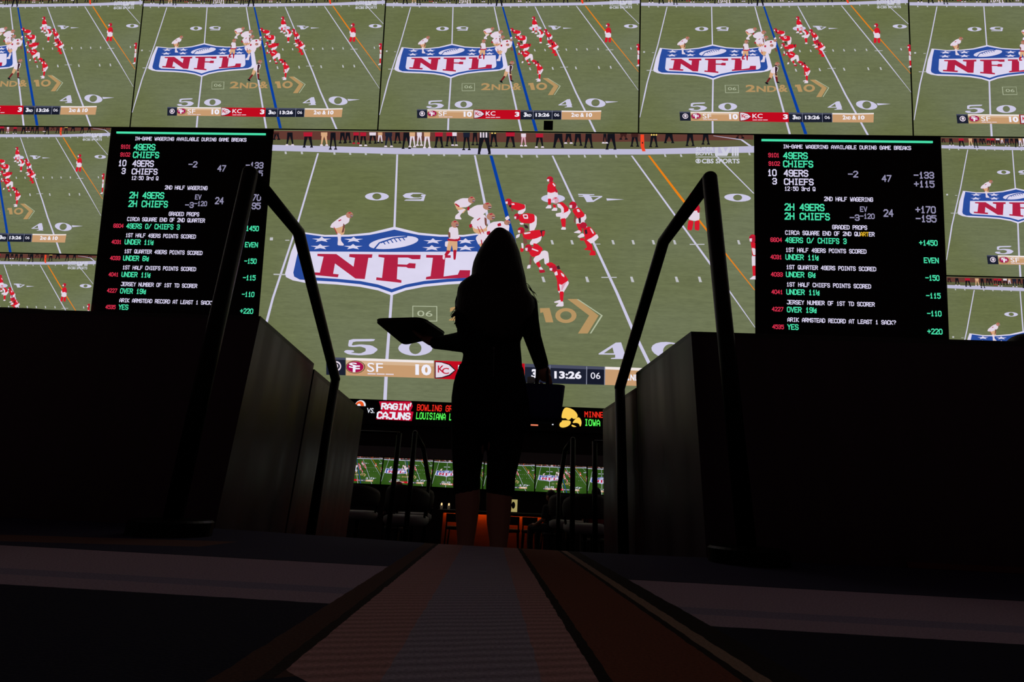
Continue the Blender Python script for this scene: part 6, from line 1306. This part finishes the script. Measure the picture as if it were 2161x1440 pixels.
bm = bmesh.new(); loft(bm, [(-0.044, 0.060, 0, .044, .115), (-0.044, 0.060, .02, .046, .118), (-0.044, 0.045, .05, .042, .105), (-0.044, 0.000, .085, .040, .05)], 24); mesh_obj('shoe', bm, M_BLACKCLOTH, woman, True)
bm = bmesh.new(); loft(bm, [(0.091, 0.060, 0, .044, .115), (0.091, 0.060, .02, .046, .118), (0.091, 0.045, .05, .042, .105), (0.091, 0.000, .085, .040, .05)], 24); mesh_obj('shoe', bm, M_BLACKCLOTH, woman, True)
tr = thing('serving_tray', 'large dark serving tray held flat on the left hand of the woman', 'tray', (-0.652, 2.437, 0.992))
TC = [(-0.159, -0.139), (0.093, -0.178), (0.173, 0.059), (-0.107, 0.258)]
def rounded(pts, k, n=6):
    out = []
    for i, p in enumerate(pts):
        a = Vector(pts[i-1]); b = Vector(p); c = Vector(pts[(i+1) % len(pts)])
        s = b + (a - b).normalized() * k; e = b + (c - b).normalized() * k
        for j in range(n + 1):
            u = j / n; out.append(tuple((1-u)**2 * s + 2*u*(1-u) * b + u*u * e))
    return out
bm = bmesh.new(); prism(bm, rounded(TC, .05), 0, .008); mesh_obj('base', bm, M_TRAY, tr)
bm = bmesh.new(); R0 = rounded(TC, .05); R1 = [(x*1.0, y*1.0) for x, y in R0]; n = len(R0)
lo = [bm.verts.new((x, y, .006)) for x, y in R0]; hi = [bm.verts.new((x*1.012, y*1.012, .013)) for x, y in R0]; h2 = [bm.verts.new((x*1.0, y*1.0, .013)) for x, y in R0]; l2 = [bm.verts.new((x*.98, y*.98, .0085)) for x, y in R0]
for i in range(n):
    j = (i + 1) % n
    bm.faces.new((lo[i], lo[j], hi[j], hi[i])); bm.faces.new((hi[i], hi[j], h2[j], h2[i])); bm.faces.new((h2[i], h2[j], l2[j], l2[i]))
mesh_obj('rim', bm, M_TRAY, tr)
bag = thing('tote_bag', 'dark navy tote bag hanging from the right hand of the woman', 'bag', (0.021, 2.230, 0.512))
bm = bmesh.new(); loft(bm, [(-.004, 0, 0, 0.092, .055), (-.002, 0, .015, 0.100, .062), (0, 0, 0.157, 0.114, .075)], 36, False, 5.0)
loft(bm, [(-.004, 0, .001, 0.091, .054), (-.004, 0, .004, 0.091, .054)], 36, True, 5.0)
o = mesh_obj('body', bm, M_NAVY, bag, True); md = o.modifiers.new('thick', 'SOLIDIFY'); md.thickness = .004
SX, SZ = 0.035, 0.157
PTS = [(0.035, 0.000, 0.134), (0.035, 0.000, 0.164), (0.031, 0.000, 0.231), (0.018, 0.000, 0.306), (-0.002, 0.000, 0.318), (-0.014, 0.000, 0.286), (-0.015, 0.000, 0.157), (-0.017, 0.000, 0.127)]
for sy in (-1, 1):
    bm = bmesh.new(); w = .006
    vs = [[bm.verts.new((p[0] + d, sy*max(.004, .062*(1 - p[2]/0.319)**.5 if p[2] < 0.318 else .004), p[2])) for d in (-w, w)] for p in PTS]
    for a, b in zip(vs[:-1], vs[1:]): bm.faces.new((a[0], b[0], b[1], a[1]))
    o = mesh_obj('strap', bm, M_STRAP, bag); md = o.modifiers.new('thick', 'SOLIDIFY'); md.thickness = .004; md.offset = 0
bt = thing('drink_bottle', 'pale grey bottle standing in the navy tote bag', 'bottle', (-0.021, 2.230, 0.524))
bm = bmesh.new(); loft(bm, [(0, 0, 0, .020, .020), (0, 0, 0.120, .020, .020), (0, 0, 0.140, .0135, .0135), (0, 0, 0.165, .0135, .0135)], 20); mesh_obj('body', bm, M_GREY, bt, True)
bm = bmesh.new(); loft(bm, [(0, 0, 0.164, .0165, .0165), (0, 0, 0.190, .0165, .0165)], 20); mesh_obj('cap', bm, M_GREY, bt)
